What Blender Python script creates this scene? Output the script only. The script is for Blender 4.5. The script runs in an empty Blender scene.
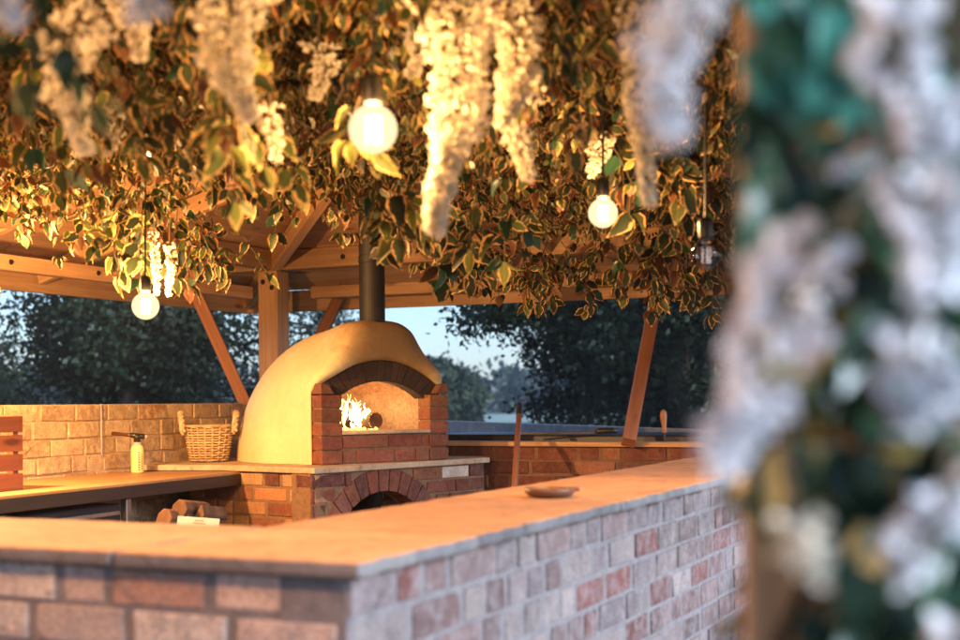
import bpy, math, random
import numpy as np
from mathutils import Vector, Matrix

R = random.Random(7)
scene = bpy.context.scene
COL = scene.collection
rad = math.radians

# ------------------------------------------------------------------ camera model
F_PX, PCX, HOR = 1350.0, 480.0, 401.0
EYE = 1.25
ROLL = rad(0.5)
CR = Vector((math.cos(ROLL), 0, -math.sin(ROLL)))
CU = Vector((math.sin(ROLL), 0, math.cos(ROLL)))
def ray(px, py):
    return CR * ((px - PCX) / F_PX) + CU * ((HOR - py) / F_PX) + Vector((0, 1, 0))
def at(px, py, Y):
    d = ray(px, py); return Vector((0, 0, EYE)) + d * (Y / d.y)
def onz(px, py, z):
    d = ray(px, py); return Vector((0, 0, EYE)) + d * ((z - EYE) / d.z)

# building axes: A runs away along the bar, B to the right, C is the outer bar corner
ANG = rad(23.7)
A = Vector((math.sin(ANG), math.cos(ANG), 0)); B = Vector((math.cos(ANG), -math.sin(ANG), 0))
C0 = Vector((-0.172, 1.89, 0)); UP = Vector((0, 0, 1))
def W(s, t, z=0.0): return C0 + A * s + B * t + UP * z

# ------------------------------------------------------------------ tagging
def tag(o, label=None, cat=None, group=None, kind=None):
    if label: o['label'] = label
    if cat: o['category'] = cat
    if group: o['group'] = group
    if kind: o['kind'] = kind
    return o
def thing(name, label, cat, loc=(0, 0, 0), group=None):
    o = bpy.data.objects.new(name, None); COL.objects.link(o)
    o.location = loc; o.empty_display_size = 0.05
    return tag(o, label, cat, group)

# ------------------------------------------------------------------ mesh builder
class MB:
    def __init__(self):
        self.v = []; self.f = []; self.m = []; self.uv = []; self.r = []; self.c = []
    def add(self, verts, faces, mat=0, uvs=None, rnd=0.5, col=(1, 1, 1)):
        b = len(self.v)
        self.v += [tuple(x) for x in verts]
        self.r += [rnd] * len(verts); self.c += [(*col, 1.0)] * len(verts)
        for i, f in enumerate(faces):
            self.f.append([b + k for k in f]); self.m.append(mat)
            self.uv.append(uvs[i] if uvs else [(0.0, 0.0)] * len(f))
    def box(self, o, x, y, z, lx, ly, lz, mat=0, rnd=0.5, col=(1, 1, 1), jit=0.0):
        """box from corner o along unit vectors x,y,z; UV.x runs along x (metres)"""
        P = []
        for k in (0, 1):
            for j in (0, 1):
                for i in (0, 1):
                    p = o + x * (lx * i) + y * (ly * j) + z * (lz * k)
                    if jit: p = p + Vector((R.uniform(-jit, jit), R.uniform(-jit, jit), R.uniform(-jit, jit)))
                    P.append(p)
        fs = [(0, 2, 3, 1), (4, 5, 7, 6), (0, 1, 5, 4), (2, 6, 7, 3), (0, 4, 6, 2), (1, 3, 7, 5)]
        if x.cross(y).dot(z) < 0: fs = [tuple(reversed(f)) for f in fs]
        off = rnd * 37.0
        cor = [(i * lx, j * ly, k * lz) for k in (0, 1) for j in (0, 1) for i in (0, 1)]
        uvs = []
        for q, f in enumerate(fs):
            l = []
            for k in f:
                a, b_, c_ = cor[k]
                l.append((a + off, b_ + c_ + off * .37 + q * .21) if q < 4 else (b_ * .3 + off, c_ + off))
            uvs.append(l)
        self.add(P, fs, mat, uvs, rnd, col)
    def beam(self, p0, p1, w, h, mat=0, up=UP, rnd=None, jit=0.0):
        d = (p1 - p0); L = d.length; x = d / L
        y = up.cross(x).normalized(); z = x.cross(y)
        self.box(p0 - y * (w / 2) - z * (h / 2), x, y, z, L, w, h, mat, R.random() if rnd is None else rnd, jit=jit)
    def tube(self, pts, rads, n=8, mat=0, rnd=0.5, cap=True, col=(1, 1, 1)):
        pts = [Vector(p) for p in pts]
        if not isinstance(rads, (list, tuple)): rads = [rads] * len(pts)
        V = []; prev = None
        for i, p in enumerate(pts):
            d = (pts[min(i + 1, len(pts) - 1)] - pts[max(i - 1, 0)]).normalized()
            if prev is None:
                a = d.orthogonal().normalized()
            else:
                a = (prev - d * prev.dot(d))
                a = a.normalized() if a.length > 1e-6 else d.orthogonal().normalized()
            prev = a; b = d.cross(a)
            for k in range(n):
                t = 2 * math.pi * k / n
                V.append(p + (a * math.cos(t) + b * math.sin(t)) * rads[i])
        fs = []; uvs = []
        L = 0.0
        for i in range(len(pts) - 1):
            dl = (pts[i + 1] - pts[i]).length
            for k in range(n):
                k2 = (k + 1) % n
                fs.append((i * n + k, i * n + k2, (i + 1) * n + k2, (i + 1) * n + k))
                u0, u1 = k / n * .2 + rnd * 9, (k + 1) / n * .2 + rnd * 9
                uvs.append([(L, u0), (L, u1), (L + dl, u1), (L + dl, u0)])
            L += dl
        if cap:
            fs.append(tuple(reversed(range(n)))); uvs.append([(0, 0)] * n)
            e = (len(pts) - 1) * n
            fs.append(tuple(range(e, e + n))); uvs.append([(0, 0)] * n)
        self.add(V, fs, mat, uvs, rnd, col)
    def lathe(self, o, prof, n=20, mat=0, ax=UP, rnd=0.5, closed=True):
        o = Vector(o); a = ax.orthogonal().normalized(); b = ax.cross(a)
        V = []; fs = []
        for r, z in prof:
            for k in range(n):
                t = 2 * math.pi * k / n
                V.append(o + ax * z + (a * math.cos(t) + b * math.sin(t)) * r)
        for i in range(len(prof) - 1):
            for k in range(n):
                k2 = (k + 1) % n
                fs.append((i * n + k, i * n + k2, (i + 1) * n + k2, (i + 1) * n + k))
        if closed:
            fs.append(tuple(reversed(range(n)))); e = (len(prof) - 1) * n
            fs.append(tuple(range(e, e + n)))
        self.add(V, fs, mat, None, rnd)
    def prism(self, loop0, off, mat=0, rnd=.5, col=(1, 1, 1), side=None):
        """closed polygon loop0 extruded by vector off"""
        n = len(loop0); V = [Vector(p) for p in loop0] + [Vector(p) + off for p in loop0]
        fs = [tuple(reversed(range(n))), tuple(range(n, 2 * n))]
        for k in range(n):
            k2 = (k + 1) % n; fs.append((k, k2, n + k2, n + k))
        uvs = []
        for f in fs:
            uvs.append([(V[k].x + V[k].y * .3 + rnd * 11, V[k].y + V[k].z + rnd * 7) for k in f])
        self.add(V, fs, mat, uvs, rnd, col)
        if side is not None:
            for k in range(1, n + 1): self.m[-k] = side
    def build(self, name, mats, parent=None, smooth=False, bevel=0.0, loc=None):
        me = bpy.data.meshes.new(name)
        org = Vector((0, 0, 0))
        if parent is not None: org = Vector(parent.location)
        elif loc is not None: org = Vector(loc)
        vs = [(a - org.x, b - org.y, c - org.z) for a, b, c in self.v]
        me.from_pydata(vs, [], self.f)
        if not isinstance(mats, (list, tuple)): mats = [mats]
        for m in mats: me.materials.append(m)
        me.polygons.foreach_set('material_index', self.m)
        uvl = me.uv_layers.new(name='UVMap')
        uvl.data.foreach_set('uv', [x for f in self.uv for p in f for x in p])
        at_ = me.attributes.new('rnd', 'FLOAT', 'POINT'); at_.data.foreach_set('value', self.r)
        ac = me.attributes.new('tint', 'FLOAT_COLOR', 'POINT'); ac.data.foreach_set('color', [x for c in self.c for x in c])
        if smooth: me.polygons.foreach_set('use_smooth', [True] * len(me.polygons))
        me.update(); me.validate()
        o = bpy.data.objects.new(name, me); COL.objects.link(o)
        if parent is not None: o.parent = parent
        else: o.location = org
        if bevel:
            b = o.modifiers.new('soft_edges', 'BEVEL'); b.width = bevel; b.segments = 2; b.limit_method = 'ANGLE'; b.angle_limit = rad(40)
        return o

# ------------------------------------------------------------------ materials
class NT:
    def __init__(self, name):
        self.mat = bpy.data.materials.new(name); self.mat.use_nodes = True
        self.t = self.mat.node_tree; self.t.nodes.clear()
        self.out = self.t.nodes.new('ShaderNodeOutputMaterial')
    def n(self, typ, ins=None, **kw):
        nd = self.t.nodes.new(typ)
        for k, v in kw.items(): setattr(nd, k, v)
        for k, v in (ins or {}).items(): self.set(nd, k, v)
        return nd
    def set(self, nd, k, v):
        s = nd.inputs[k]
        if hasattr(v, 'is_linked') or isinstance(v, bpy.types.NodeSocket): self.t.links.new(v, s)
        else:
            if hasattr(s.default_value, '__len__') and hasattr(v, '__len__') and len(s.default_value) == 4 and len(v) == 3: v = (*v, 1)
            s.default_value = v
    def ramp(self, fac, stops):
        r = self.n('ShaderNodeValToRGB', {'Fac': fac}); e = r.color_ramp.elements
        while len(e) > 1: e.remove(e[-1])
        e[0].position = stops[0][0]; e[0].color = (*stops[0][1], 1)
        for p, c in stops[1:]:
            x = e.new(p); x.color = (*c, 1)
        return r.outputs['Color']
    def mix(self, fac, a, b, mode='MIX'):
        m = self.n('ShaderNodeMix', data_type='RGBA', blend_type=mode)
        self.set(m, 0, fac); self.set(m, 6, a); self.set(m, 7, b); return m.outputs[2]
    def math(self, op, a, b=0.0, c=None):
        m = self.n('ShaderNodeMath', operation=op); self.set(m, 0, a); self.set(m, 1, b)
        if c is not None: self.set(m, 2, c)
        return m.outputs[0]
    def noise(self, vec, scale, detail=4, rough=.55, dist=0.0):
        nd = self.n('ShaderNodeTexNoise', {'Scale': scale, 'Detail': detail, 'Roughness': rough, 'Distortion': dist})
        if vec is not None: self.set(nd, 'Vector', vec)
        return nd.outputs['Fac']
    def pos(self): return self.n('ShaderNodeNewGeometry').outputs['Position']
    def attr(self, name, what='Fac'): return self.n('ShaderNodeAttribute', attribute_name=name).outputs[what]
    def bump(self, h, strength=.3, dist=.01):
        return self.n('ShaderNodeBump', {'Height': h, 'Strength': strength, 'Distance': dist}).outputs['Normal']
    def principled(self, **k):
        p = self.n('ShaderNodeBsdfPrincipled')
        for a, v in k.items(): self.set(p, a.replace('_', ' '), v)
        self.t.links.new(p.outputs[0], self.out.inputs[0]); return p

def simple(name, col, rough=.6, metal=0.0, bumps=0.0, bscale=60, var=.25):
    m = NT(name); n = m.noise(m.pos(), bscale * .3, 3)
    dark = tuple(c * (1 - var) for c in col); lite = tuple(min(1, c * (1 + var * .6)) for c in col)
    c = m.ramp(n, [(.3, dark), (.7, lite)])
    k = dict(Base_Color=c, Roughness=rough, Metallic=metal)
    if bumps: k['Normal'] = m.bump(m.noise(m.pos(), bscale), bumps, .004)
    m.principled(**k); return m.mat

def brick_mat(name, wash, washcol, bumpy=.5):
    m = NT(name); p = m.pos(); t = m.attr('tint', 'Color')
    n1 = m.noise(p, 28, 6, .65); n2 = m.noise(p, 9, 4); n3 = m.noise(p, 140, 3)
    c = m.mix(m.math('MULTIPLY', m.ramp(n1, [(.42, (0, 0, 0)), (.68, (1, 1, 1))]), wash), t, washcol)
    c = m.mix(.55, c, m.ramp(n2, [(.3, (.55, .5, .5)), (.7, (1.15, 1.1, 1.05))]), 'MULTIPLY')
    c = m.mix(.6, c, m.ramp(n3, [(.35, (.5, .5, .5)), (.65, (1.12, 1.12, 1.12))]), 'MULTIPLY')
    n5 = m.noise(p, 17, 5, .7, 1.2); c = m.mix(.8, c, m.ramp(n5, [(.30, (.34, .30, .32)), (.42, (1, 1, 1)), (.64, (1, 1, 1)), (.74, (1.3, 1.26, 1.22))]), 'MULTIPLY')
    h = m.math('ADD', m.math('MULTIPLY', n1, 1.0), m.math('MULTIPLY', n3, .4))
    m.principled(Base_Color=c, Roughness=.9, Normal=m.bump(m.math('ADD', h, n5), bumpy, .009)); return m.mat

def wood_mat(name, c0, c1, c2, rough=.6, knots=True):
    m = NT(name); uv = m.n('ShaderNodeUVMap', uv_map='UVMap').outputs[0]
    mp = m.n('ShaderNodeMapping', {'Vector': uv, 'Scale': (1.6, 34, 1)}).outputs[0]
    mp2 = m.n('ShaderNodeMapping', {'Vector': uv, 'Scale': (5, 160, 1)}).outputs[0]
    n1 = m.noise(mp, 1.0, 6, .6, .6); n2 = m.noise(mp2, 1.0, 3, .5)
    c = m.ramp(n1, [(.25, c0), (.5, c1), (.75, c2)])
    c = m.mix(.45, c, m.ramp(n2, [(.3, (.6, .55, .5)), (.7, (1.1, 1.1, 1.1))]), 'MULTIPLY')
    if knots:
        v = m.n('ShaderNodeTexVoronoi', {'Vector': m.n('ShaderNodeMapping', {'Vector': uv, 'Scale': (2.6, 9, 1)}).outputs[0], 'Scale': 1.0})
        k = m.ramp(v.outputs['Distance'], [(.07, (.22, .14, .10)), (.17, (1, 1, 1))])
        c = m.mix(.8, c, k, 'MULTIPLY')
    c = m.mix(1.0, c, m.ramp(m.attr('rnd'), [(0, (.72, .68, .66)), (1, (1.12, 1.1, 1.08))]), 'MULTIPLY')
    m.principled(Base_Color=c, Roughness=rough, Normal=m.bump(n2, .25, .003)); return m.mat

def leaf_mat(name, c_in, c_in2, c_edge, edge=.62, rough=.6, trans=.14):
    """variegated leaf: UV.x = -1..1 across, UV.y = 0..1 along"""
    m = NT(name); uv = m.n('ShaderNodeUVMap', uv_map='UVMap').outputs[0]
    sx = m.n('ShaderNodeSeparateXYZ', {'Vector': uv}); r = m.attr('rnd')
    x = m.math('ABSOLUTE', sx.outputs[0])
    nz = m.noise(m.pos(), 90, 3)
    e = m.math('ADD', m.math('MAXIMUM', x, m.math('MULTIPLY', sx.outputs[1], .86)), m.math('MULTIPLY', m.math('SUBTRACT', nz, .5), .55))
    f = m.ramp(e, [(edge, (0, 0, 0)), (edge + .1, (1, 1, 1))])
    inner = m.mix(m.ramp(r, [(.15, (0, 0, 0)), (.95, (1, 1, 1))]), c_in, c_in2)
    vein = m.ramp(x, [(0.0, (1.35, 1.35, 1.1)), (.12, (1, 1, 1))])
    inner = m.mix(1.0, inner, vein, 'MULTIPLY')
    c = m.mix(f, inner, c_edge)
    p = m.n('ShaderNodeBsdfPrincipled', {'Base Color': c, 'Roughness': rough})
    t = m.n('ShaderNodeBsdfTranslucent', {'Color': c})
    s = m.n('ShaderNodeMixShader', {0: trans}); m.t.links.new(p.outputs[0], s.inputs[1]); m.t.links.new(t.outputs[0], s.inputs[2])
    m.t.links.new(s.outputs[0], m.out.inputs[0]); return m.mat

def petal_mat(name, c0, c1, trans=.35):
    m = NT(name); c = m.ramp(m.attr('rnd'), [(0, c0), (1, c1)])
    d = m.n('ShaderNodeBsdfDiffuse', {'Color': c}); t = m.n('ShaderNodeBsdfTranslucent', {'Color': c})
    s = m.n('ShaderNodeMixShader', {0: trans}); m.t.links.new(d.outputs[0], s.inputs[1]); m.t.links.new(t.outputs[0], s.inputs[2])
    m.t.links.new(s.outputs[0], m.out.inputs[0]); return m.mat

def emit_mat(name, col, st, transp=0.0):
    m = NT(name); e = m.n('ShaderNodeEmission', {'Color': col, 'Strength': st})
    if transp:
        t = m.n('ShaderNodeBsdfTransparent'); s = m.n('ShaderNodeMixShader', {0: transp})
        m.t.links.new(e.outputs[0], s.inputs[1]); m.t.links.new(t.outputs[0], s.inputs[2]); m.t.links.new(s.outputs[0], m.out.inputs[0])
    else: m.t.links.new(e.outputs[0], m.out.inputs[0])
    return m.mat

M = {}
M['brick_pale'] = brick_mat('pale_brick', .66, (.31, .265, .265))
M['brick_lime'] = brick_mat('limewashed_brick', .7, (.68, .54, .33))
M['brick_red'] = brick_mat('red_brick', .16, (.45, .32, .24))
M['brick_soot'] = brick_mat('sooty_brick', .05, (.12, .08, .06))
M['mortar_pale'] = simple('pale_mortar', (.19, .165, .165), .95, 0, .6, 120)
M['mortar_warm'] = simple('warm_mortar', (.44, .30, .17), .95, 0, .6, 120)
M['mortar_red'] = simple('buff_mortar', (.20, .115, .065), .95, 0, .6, 120)
M['mortar_dark'] = simple('dark_mortar', (.045, .026, .018), .95, 0, .6, 120)
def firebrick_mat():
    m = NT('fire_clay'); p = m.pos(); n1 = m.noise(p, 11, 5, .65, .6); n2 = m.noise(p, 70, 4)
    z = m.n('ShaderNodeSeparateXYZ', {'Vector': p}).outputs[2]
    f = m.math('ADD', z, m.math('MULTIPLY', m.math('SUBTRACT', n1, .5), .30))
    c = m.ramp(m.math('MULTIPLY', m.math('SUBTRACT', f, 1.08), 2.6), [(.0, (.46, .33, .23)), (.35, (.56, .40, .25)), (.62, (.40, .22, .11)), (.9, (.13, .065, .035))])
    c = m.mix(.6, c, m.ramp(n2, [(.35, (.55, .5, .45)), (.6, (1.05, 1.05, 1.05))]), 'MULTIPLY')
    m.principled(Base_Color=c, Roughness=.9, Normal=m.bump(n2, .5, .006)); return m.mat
M['firebrick'] = firebrick_mat()
def stone_mat(name, c0, c1, c2, rough=.75):
    m = NT(name); p = m.pos(); n1 = m.noise(p, 3.2, 5, .6, .8); n2 = m.noise(p, 30, 5, .6); n3 = m.noise(p, 200, 2)
    c = m.ramp(n1, [(.25, c0), (.5, c1), (.75, c2)])
    c = m.mix(.6, c, m.ramp(n2, [(.3, (.55, .53, .52)), (.7, (1.12, 1.1, 1.1))]), 'MULTIPLY')
    n4 = m.noise(p, 7.5, 6, .7, 1.5); c = m.mix(.75, c, m.ramp(n4, [(.33, (.45, .40, .38)), (.46, (1, 1, 1)), (.6, (1, 1, 1)), (.72, (1.15, 1.12, 1.08))]), 'MULTIPLY')
    c = m.mix(1.0, c, m.ramp(m.attr('rnd'), [(0, (.84, .82, .82)), (1, (1.1, 1.08, 1.05))]), 'MULTIPLY')
    h = m.math('ADD', n2, m.math('MULTIPLY', n3, .25))
    m.principled(Base_Color=c, Roughness=rough, Normal=m.bump(h, .35, .006)); return m.mat
M['coping'] = stone_mat('sandstone_flag', (.37, .175, .080), (.46, .23, .108), (.52, .275, .14))
M['coping_edge'] = stone_mat('grey_flag_edge', (.10, .097, .10), (.16, .152, .157), (.23, .215, .21), .9)  # greyer, darker stone for the side faces than for the top
M['hearth'] = stone_mat('hearth_stone', (.44, .33, .22), (.52, .40, .27), (.58, .46, .32))
def clay_mat():
    m = NT('clay_render'); p = m.pos(); n1 = m.noise(p, 4, 4, .5); n2 = m.noise(p, 24, 5, .6); n3 = m.noise(p, 180, 2)
    c = m.ramp(n1, [(.3, (.66, .53, .29)), (.7, (.75, .62, .36))])
    c = m.mix(.22, c, m.ramp(n2, [(.35, (.75, .72, .7)), (.6, (1.03, 1.03, 1.03))]), 'MULTIPLY')
    # shade of the hood front, painted into the clay colour as a ragged blot
    sp = m.n('ShaderNodeVectorMath', {0: p, 1: HOOD_SHADE}, operation='DISTANCE').outputs['Value']
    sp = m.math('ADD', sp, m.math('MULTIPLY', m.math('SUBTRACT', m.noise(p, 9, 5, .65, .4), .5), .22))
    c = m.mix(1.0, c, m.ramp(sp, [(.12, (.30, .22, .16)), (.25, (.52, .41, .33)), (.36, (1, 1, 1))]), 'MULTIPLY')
    cr = m.n('ShaderNodeTexVoronoi', {'Vector': m.n('ShaderNodeVectorMath', {0: p, 1: m.n('ShaderNodeTexNoise', {'Scale': 6.0, 'Detail': 4.0}).outputs['Color']}, operation='ADD').outputs[0], 'Scale': 3.2}, feature='DISTANCE_TO_EDGE').outputs['Distance']
    c = m.mix(.45, c, m.ramp(cr, [(.0, (.45, .38, .32)), (.006, (1, 1, 1))]), 'MULTIPLY')
    tr = m.noise(m.n('ShaderNodeMapping', {'Vector': p, 'Scale': (9, 9, 3), 'Rotation': (.5, .3, .2)}).outputs[0], 1.0, 3, .5, 1.0)
    m.principled(Base_Color=c, Roughness=.8, Normal=m.bump(m.math('ADD', m.math('MULTIPLY', tr, 1.4), m.math('ADD', n2, m.math('MULTIPLY', n3, .3))), .22, .008)); return m.mat
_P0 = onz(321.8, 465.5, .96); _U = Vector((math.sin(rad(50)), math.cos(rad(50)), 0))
HOOD_SHADE = tuple(Vector((_P0.x, _P0.y, 1.545)) + _U * .44 + Vector((_U.y, -_U.x, 0)) * .02)  # centre of the shade painted on the hood front
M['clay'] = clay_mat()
M['timber'] = wood_mat('larch_timber', (.38, .20, .09), (.52, .30, .145), (.62, .39, .21))
M['timber_red'] = wood_mat('red_stained_timber', (.26, .095, .04), (.36, .14, .06), (.44, .19, .085), .65)
M['worktop'] = wood_mat('oak_worktop', (.26, .13, .05), (.40, .22, .09), (.48, .28, .13), .5, False)
M['worktop_edge'] = wood_mat('dark_stained_edge', (.015, .010, .008), (.028, .017, .013), (.042, .025, .018), .6, False)
M['crate'] = wood_mat('stained_crate_wood', (.17, .05, .02), (.22, .068, .028), (.26, .085, .036), .65)
M['handle_wood'] = wood_mat('turned_handle_wood', (.30, .12, .045), (.40, .17, .07), (.46, .21, .09), .5, False)
M['log'] = simple('split_firewood', (.15, .07, .035), .9, 0, .6, 50, .5)
M['bark'] = simple('bark', (.07, .05, .035), .95, 0, .9, 40, .5)
M['char'] = simple('charred_log', (.03, .02, .018), .95, 0, .9, 60, .5)
M['wicker'] = wood_mat('willow_wicker', (.46, .30, .15), (.64, .46, .26), (.74, .56, .34), .55, False)
M['iron'] = simple('black_iron', (.016, .014, .013), .6, .2, .15, 60, .3)
M['black'] = simple('black_plastic', (.018, .017, .018), .4, 0, 0, 60, .3)
M['steel'] = simple('brushed_steel', (.42, .40, .39), .38, .9, .1, 80, .2)
M['galv'] = simple('weathered_grey_board', (.20, .20, .21), .7, 0, .3, 30, .35)
M['can'] = simple('cream_canister_paint', (.74, .58, .24), .35, 0, 0, 40, .06)
M['can_ink'] = simple('canister_ink', (.03, .02, .02), .5)
M['white'] = simple('white_card', (.33, .32, .37), .7, 0, 0, 40, .05)
M['ink'] = simple('grey_ink', (.14, .13, .15), .8)
M['brass'] = simple('torch_bronze', (.16, .07, .035), .35, .7, 0, 40, .2)
M['dish'] = wood_mat('turned_dish_wood', (.10, .045, .025), (.17, .075, .04), (.24, .11, .06), .5, False)
M['soil'] = simple('trampled_grass', (.05, .065, .03), .95, 0, .8, 8, .5)
M['paving'] = stone_mat('grey_paving', (.20, .18, .17), (.26, .24, .22), (.30, .28, .26))
M['field'] = simple('pale_misty_field', (.24, .30, .24), .95, 0, .5, 2, .2)
M['leaf_var'] = leaf_mat('variegated_leaf', (.011, .018, .006), (.048, .066, .013), (.58, .34, .12), .72)
M['leaf_brown'] = leaf_mat('dry_brown_leaf', (.05, .019, .008), (.13, .048, .017), (.28, .12, .04), .74)
M['leaf_lime'] = leaf_mat('lime_leaf', (.06, .085, .018), (.17, .19, .04), (.55, .40, .15), .68)
M['leaf_green'] = leaf_mat('deep_green_leaf', (.008, .026, .016), (.030, .085, .04), (.12, .2, .10), .86, .3)
M['leaf_teal'] = leaf_mat('blue_green_leaf', (.03, .13, .10), (.07, .24, .19), (.16, .34, .27), .86, .28)
M['leaf_yellow'] = leaf_mat('pale_yellow_leaf', (.40, .40, .14), (.55, .52, .25), (.66, .62, .36), .8)
M['tree_leaf'] = leaf_mat('tree_leaf', (.012, .023, .008), (.030, .047, .016), (.034, .05, .02), .9, .95, .2)
M['tree_leaf2'] = leaf_mat('blue_green_tree_leaf', (.012, .024, .011), (.030, .048, .022), (.032, .05, .025), .9, .6, .25)
M['petal_cream'] = petal_mat('cream_petal', (.76, .69, .54), (.94, .91, .82))
M['petal_white'] = petal_mat('white_petal', (.80, .78, .80), (.95, .94, .95), .25)
M['stem'] = simple('vine_stem', (.09, .06, .03), .9)
M['cable'] = simple('black_rubber_cable', (.015, .014, .014), .6)
M['bulb_on'] = emit_mat('lit_bulb_glass', (1.0, .66, .34), .85, .45)
M['filament'] = emit_mat('glowing_filament', (1.0, .8, .5), 60.0)
def glass_mat():
    m = NT('clear_bulb_glass'); g = m.n('ShaderNodeBsdfGlossy', {'Color': (1, 1, 1, 1), 'Roughness': .03}); t = m.n('ShaderNodeBsdfTransparent', {'Color': (.93, .93, .95, 1)})
    fr = m.n('ShaderNodeFresnel', {'IOR': 1.5}); s = m.n('ShaderNodeMixShader', {0: fr.outputs[0]})
    m.t.links.new(t.outputs[0], s.inputs[1]); m.t.links.new(g.outputs[0], s.inputs[2]); m.t.links.new(s.outputs[0], m.out.inputs[0]); return m.mat
M['glass'] = glass_mat()
M['flame'] = emit_mat('flame', (1.0, .55, .17), 5.5, .5)
M['ember'] = emit_mat('ember', (1.0, .25, .04), 4.0)

# ------------------------------------------------------------------ foliage builders
def leaf_template():
    ys = [.0, .2, .45, .76, 1.0]; ws = [0, .25, .31, .17, 0]
    V = [(0, 0, 0)]; U = [(0, .0)]
    for y, w in zip(ys[1:4], ws[1:4]):
        for sx in (-1, 0, 1):
            V.append((sx * w, y, abs(sx) * w * .35 - .28 * y * y)); U.append((sx, y))
    V.append((0, 1.0, -.28)); U.append((0, 1.0))
    F = [(0, 2, 1), (0, 3, 2)]
    for i in (0, 1):
        a = 1 + 3 * i; b = a + 3
        F += [(a, a + 1, b + 1, b), (a + 1, a + 2, b + 2, b + 1)]
    F += [(7, 8, 10), (8, 9, 10)]
    return np.array(V), np.array(U), F
LT = leaf_template()
def simple_leaf():   # fewer faces for the far trees
    V = np.array([(0, 0, 0), (-.34, .5, .08), (.34, .5, .08), (0, 1, -.15)]); U = np.array([(0, 0), (-1, .5), (1, .5), (0, 1)])
    return V, U, [(0, 2, 1), (1, 2, 3)]
ST = simple_leaf()
def petal_template():
    V = np.array([(0, 0, 0), (-.36, .5, .14), (0, .55, -.06), (.36, .5, .14), (-.2, 1.0, -.08), (.2, 1.0, -.08)])
    U = V[:, :2] * 0; F = [(0, 2, 1), (0, 3, 2), (1, 2, 4), (2, 5, 4), (2, 3, 5)]
    return V, U, F
PT = petal_template()
def scatter(name, tmpl, pos, dirs, nrm, size, rnd, matidx, mats, parent=None, smooth=False):
    """one mesh of many leaves / petals; dirs = leaf axis, nrm = approximate normal"""
    T, U, F = tmpl; n = len(pos); k = len(T)
    pos = np.asarray(pos, float); d = np.asarray(dirs, float); d /= np.linalg.norm(d, axis=1)[:, None] + 1e-9
    nr = np.asarray(nrm, float); x = np.cross(d, nr); ln = np.linalg.norm(x, axis=1)
    bad = ln < 1e-4; x[bad] = (1, 0, 0); ln[bad] = 1; x /= ln[:, None]
    z = np.cross(x, d); size = np.asarray(size, float)
    rg = np.random.default_rng(n); wr = rg.uniform(.68, 1.2, n)[:, None, None]; cr = rg.uniform(-.4, 2.4, n)[:, None, None]
    V = pos[:, None, :] + size[:, None, None] * (T[None, :, 0:1] * wr * x[:, None] + T[None, :, 1:2] * d[:, None] + T[None, :, 2:3] * cr * z[:, None])
    V = V.reshape(-1, 3)
    if parent is not None: V = V - np.array(parent.location)
    tri = [f for f in F if len(f) == 3]; quad = [f for f in F if len(f) == 4]
    per = [len(f) for f in F]; base = (np.arange(n) * k)
    loops = np.concatenate([np.array(f) for f in F]); L = len(loops)
    li = (base[:, None] + loops[None]).ravel()
    st = np.concatenate([[0], np.cumsum(per)[:-1]]); starts = (np.arange(n)[:, None] * L + st[None]).ravel()
    me = bpy.data.meshes.new(name)
    me.vertices.add(len(V)); me.vertices.foreach_set('co', V.ravel())
    me.loops.add(len(li)); me.loops.foreach_set('vertex_index', li.astype(np.int32))
    me.polygons.add(len(starts)); me.polygons.foreach_set('loop_start', starts.astype(np.int32))
    for m in mats: me.materials.append(m)
    me.polygons.foreach_set('material_index', np.repeat(np.asarray(matidx, np.int32), len(F)))
    me.update(calc_edges=True)
    uvl = me.uv_layers.new(name='UVMap')
    uvl.data.foreach_set('uv', np.tile(U[loops], (n, 1)).ravel())
    a = me.attributes.new('rnd', 'FLOAT', 'POINT'); a.data.foreach_set('value', np.repeat(np.asarray(rnd, float), k))
    if smooth: me.polygons.foreach_set('use_smooth', [True] * len(me.polygons))
    me.validate()
    o = bpy.data.objects.new(name, me); COL.objects.link(o)
    if parent is not None: o.parent = parent
    return o

def spray(rng, p, length, lean, n, lsz):
    """a drooping twig: returns stem points and leaf records"""
    pts = []; L = []
    d = np.array([lean[0], lean[1], -.35]); q = np.array(p, float)
    m = max(3, n // 2); step = length / m
    for i in range(m):
        pts.append(q.copy())
        d = d + np.array([rng.normal(0, .25), rng.normal(0, .25), -.35]); d /= np.linalg.norm(d)
        q = q + d * step
        for sd in (-1, 1):
            side = np.cross(d, (0, 0, 1)); ls = np.linalg.norm(side); side = side / ls if ls > .05 else np.array([1, 0, 0])
            a = rng.uniform(-.9, .9)
            side = side * math.cos(a) + np.cross(d, side) * math.sin(a)
            ld = d * .55 + side * sd * .9 + np.array([0, 0, -.35]) + rng.normal(0, .2, 3)
            L.append((q + side * sd * .008, ld, np.array([rng.normal(0, .6), rng.normal(-.45, .5), rng.normal(.5, .4)]), lsz * rng.uniform(.65, 1.2), rng.random()))
    pts.append(q); L.append((q, d, np.array([0, -1, .4]), lsz, rng.random()))
    return pts, L

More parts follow.
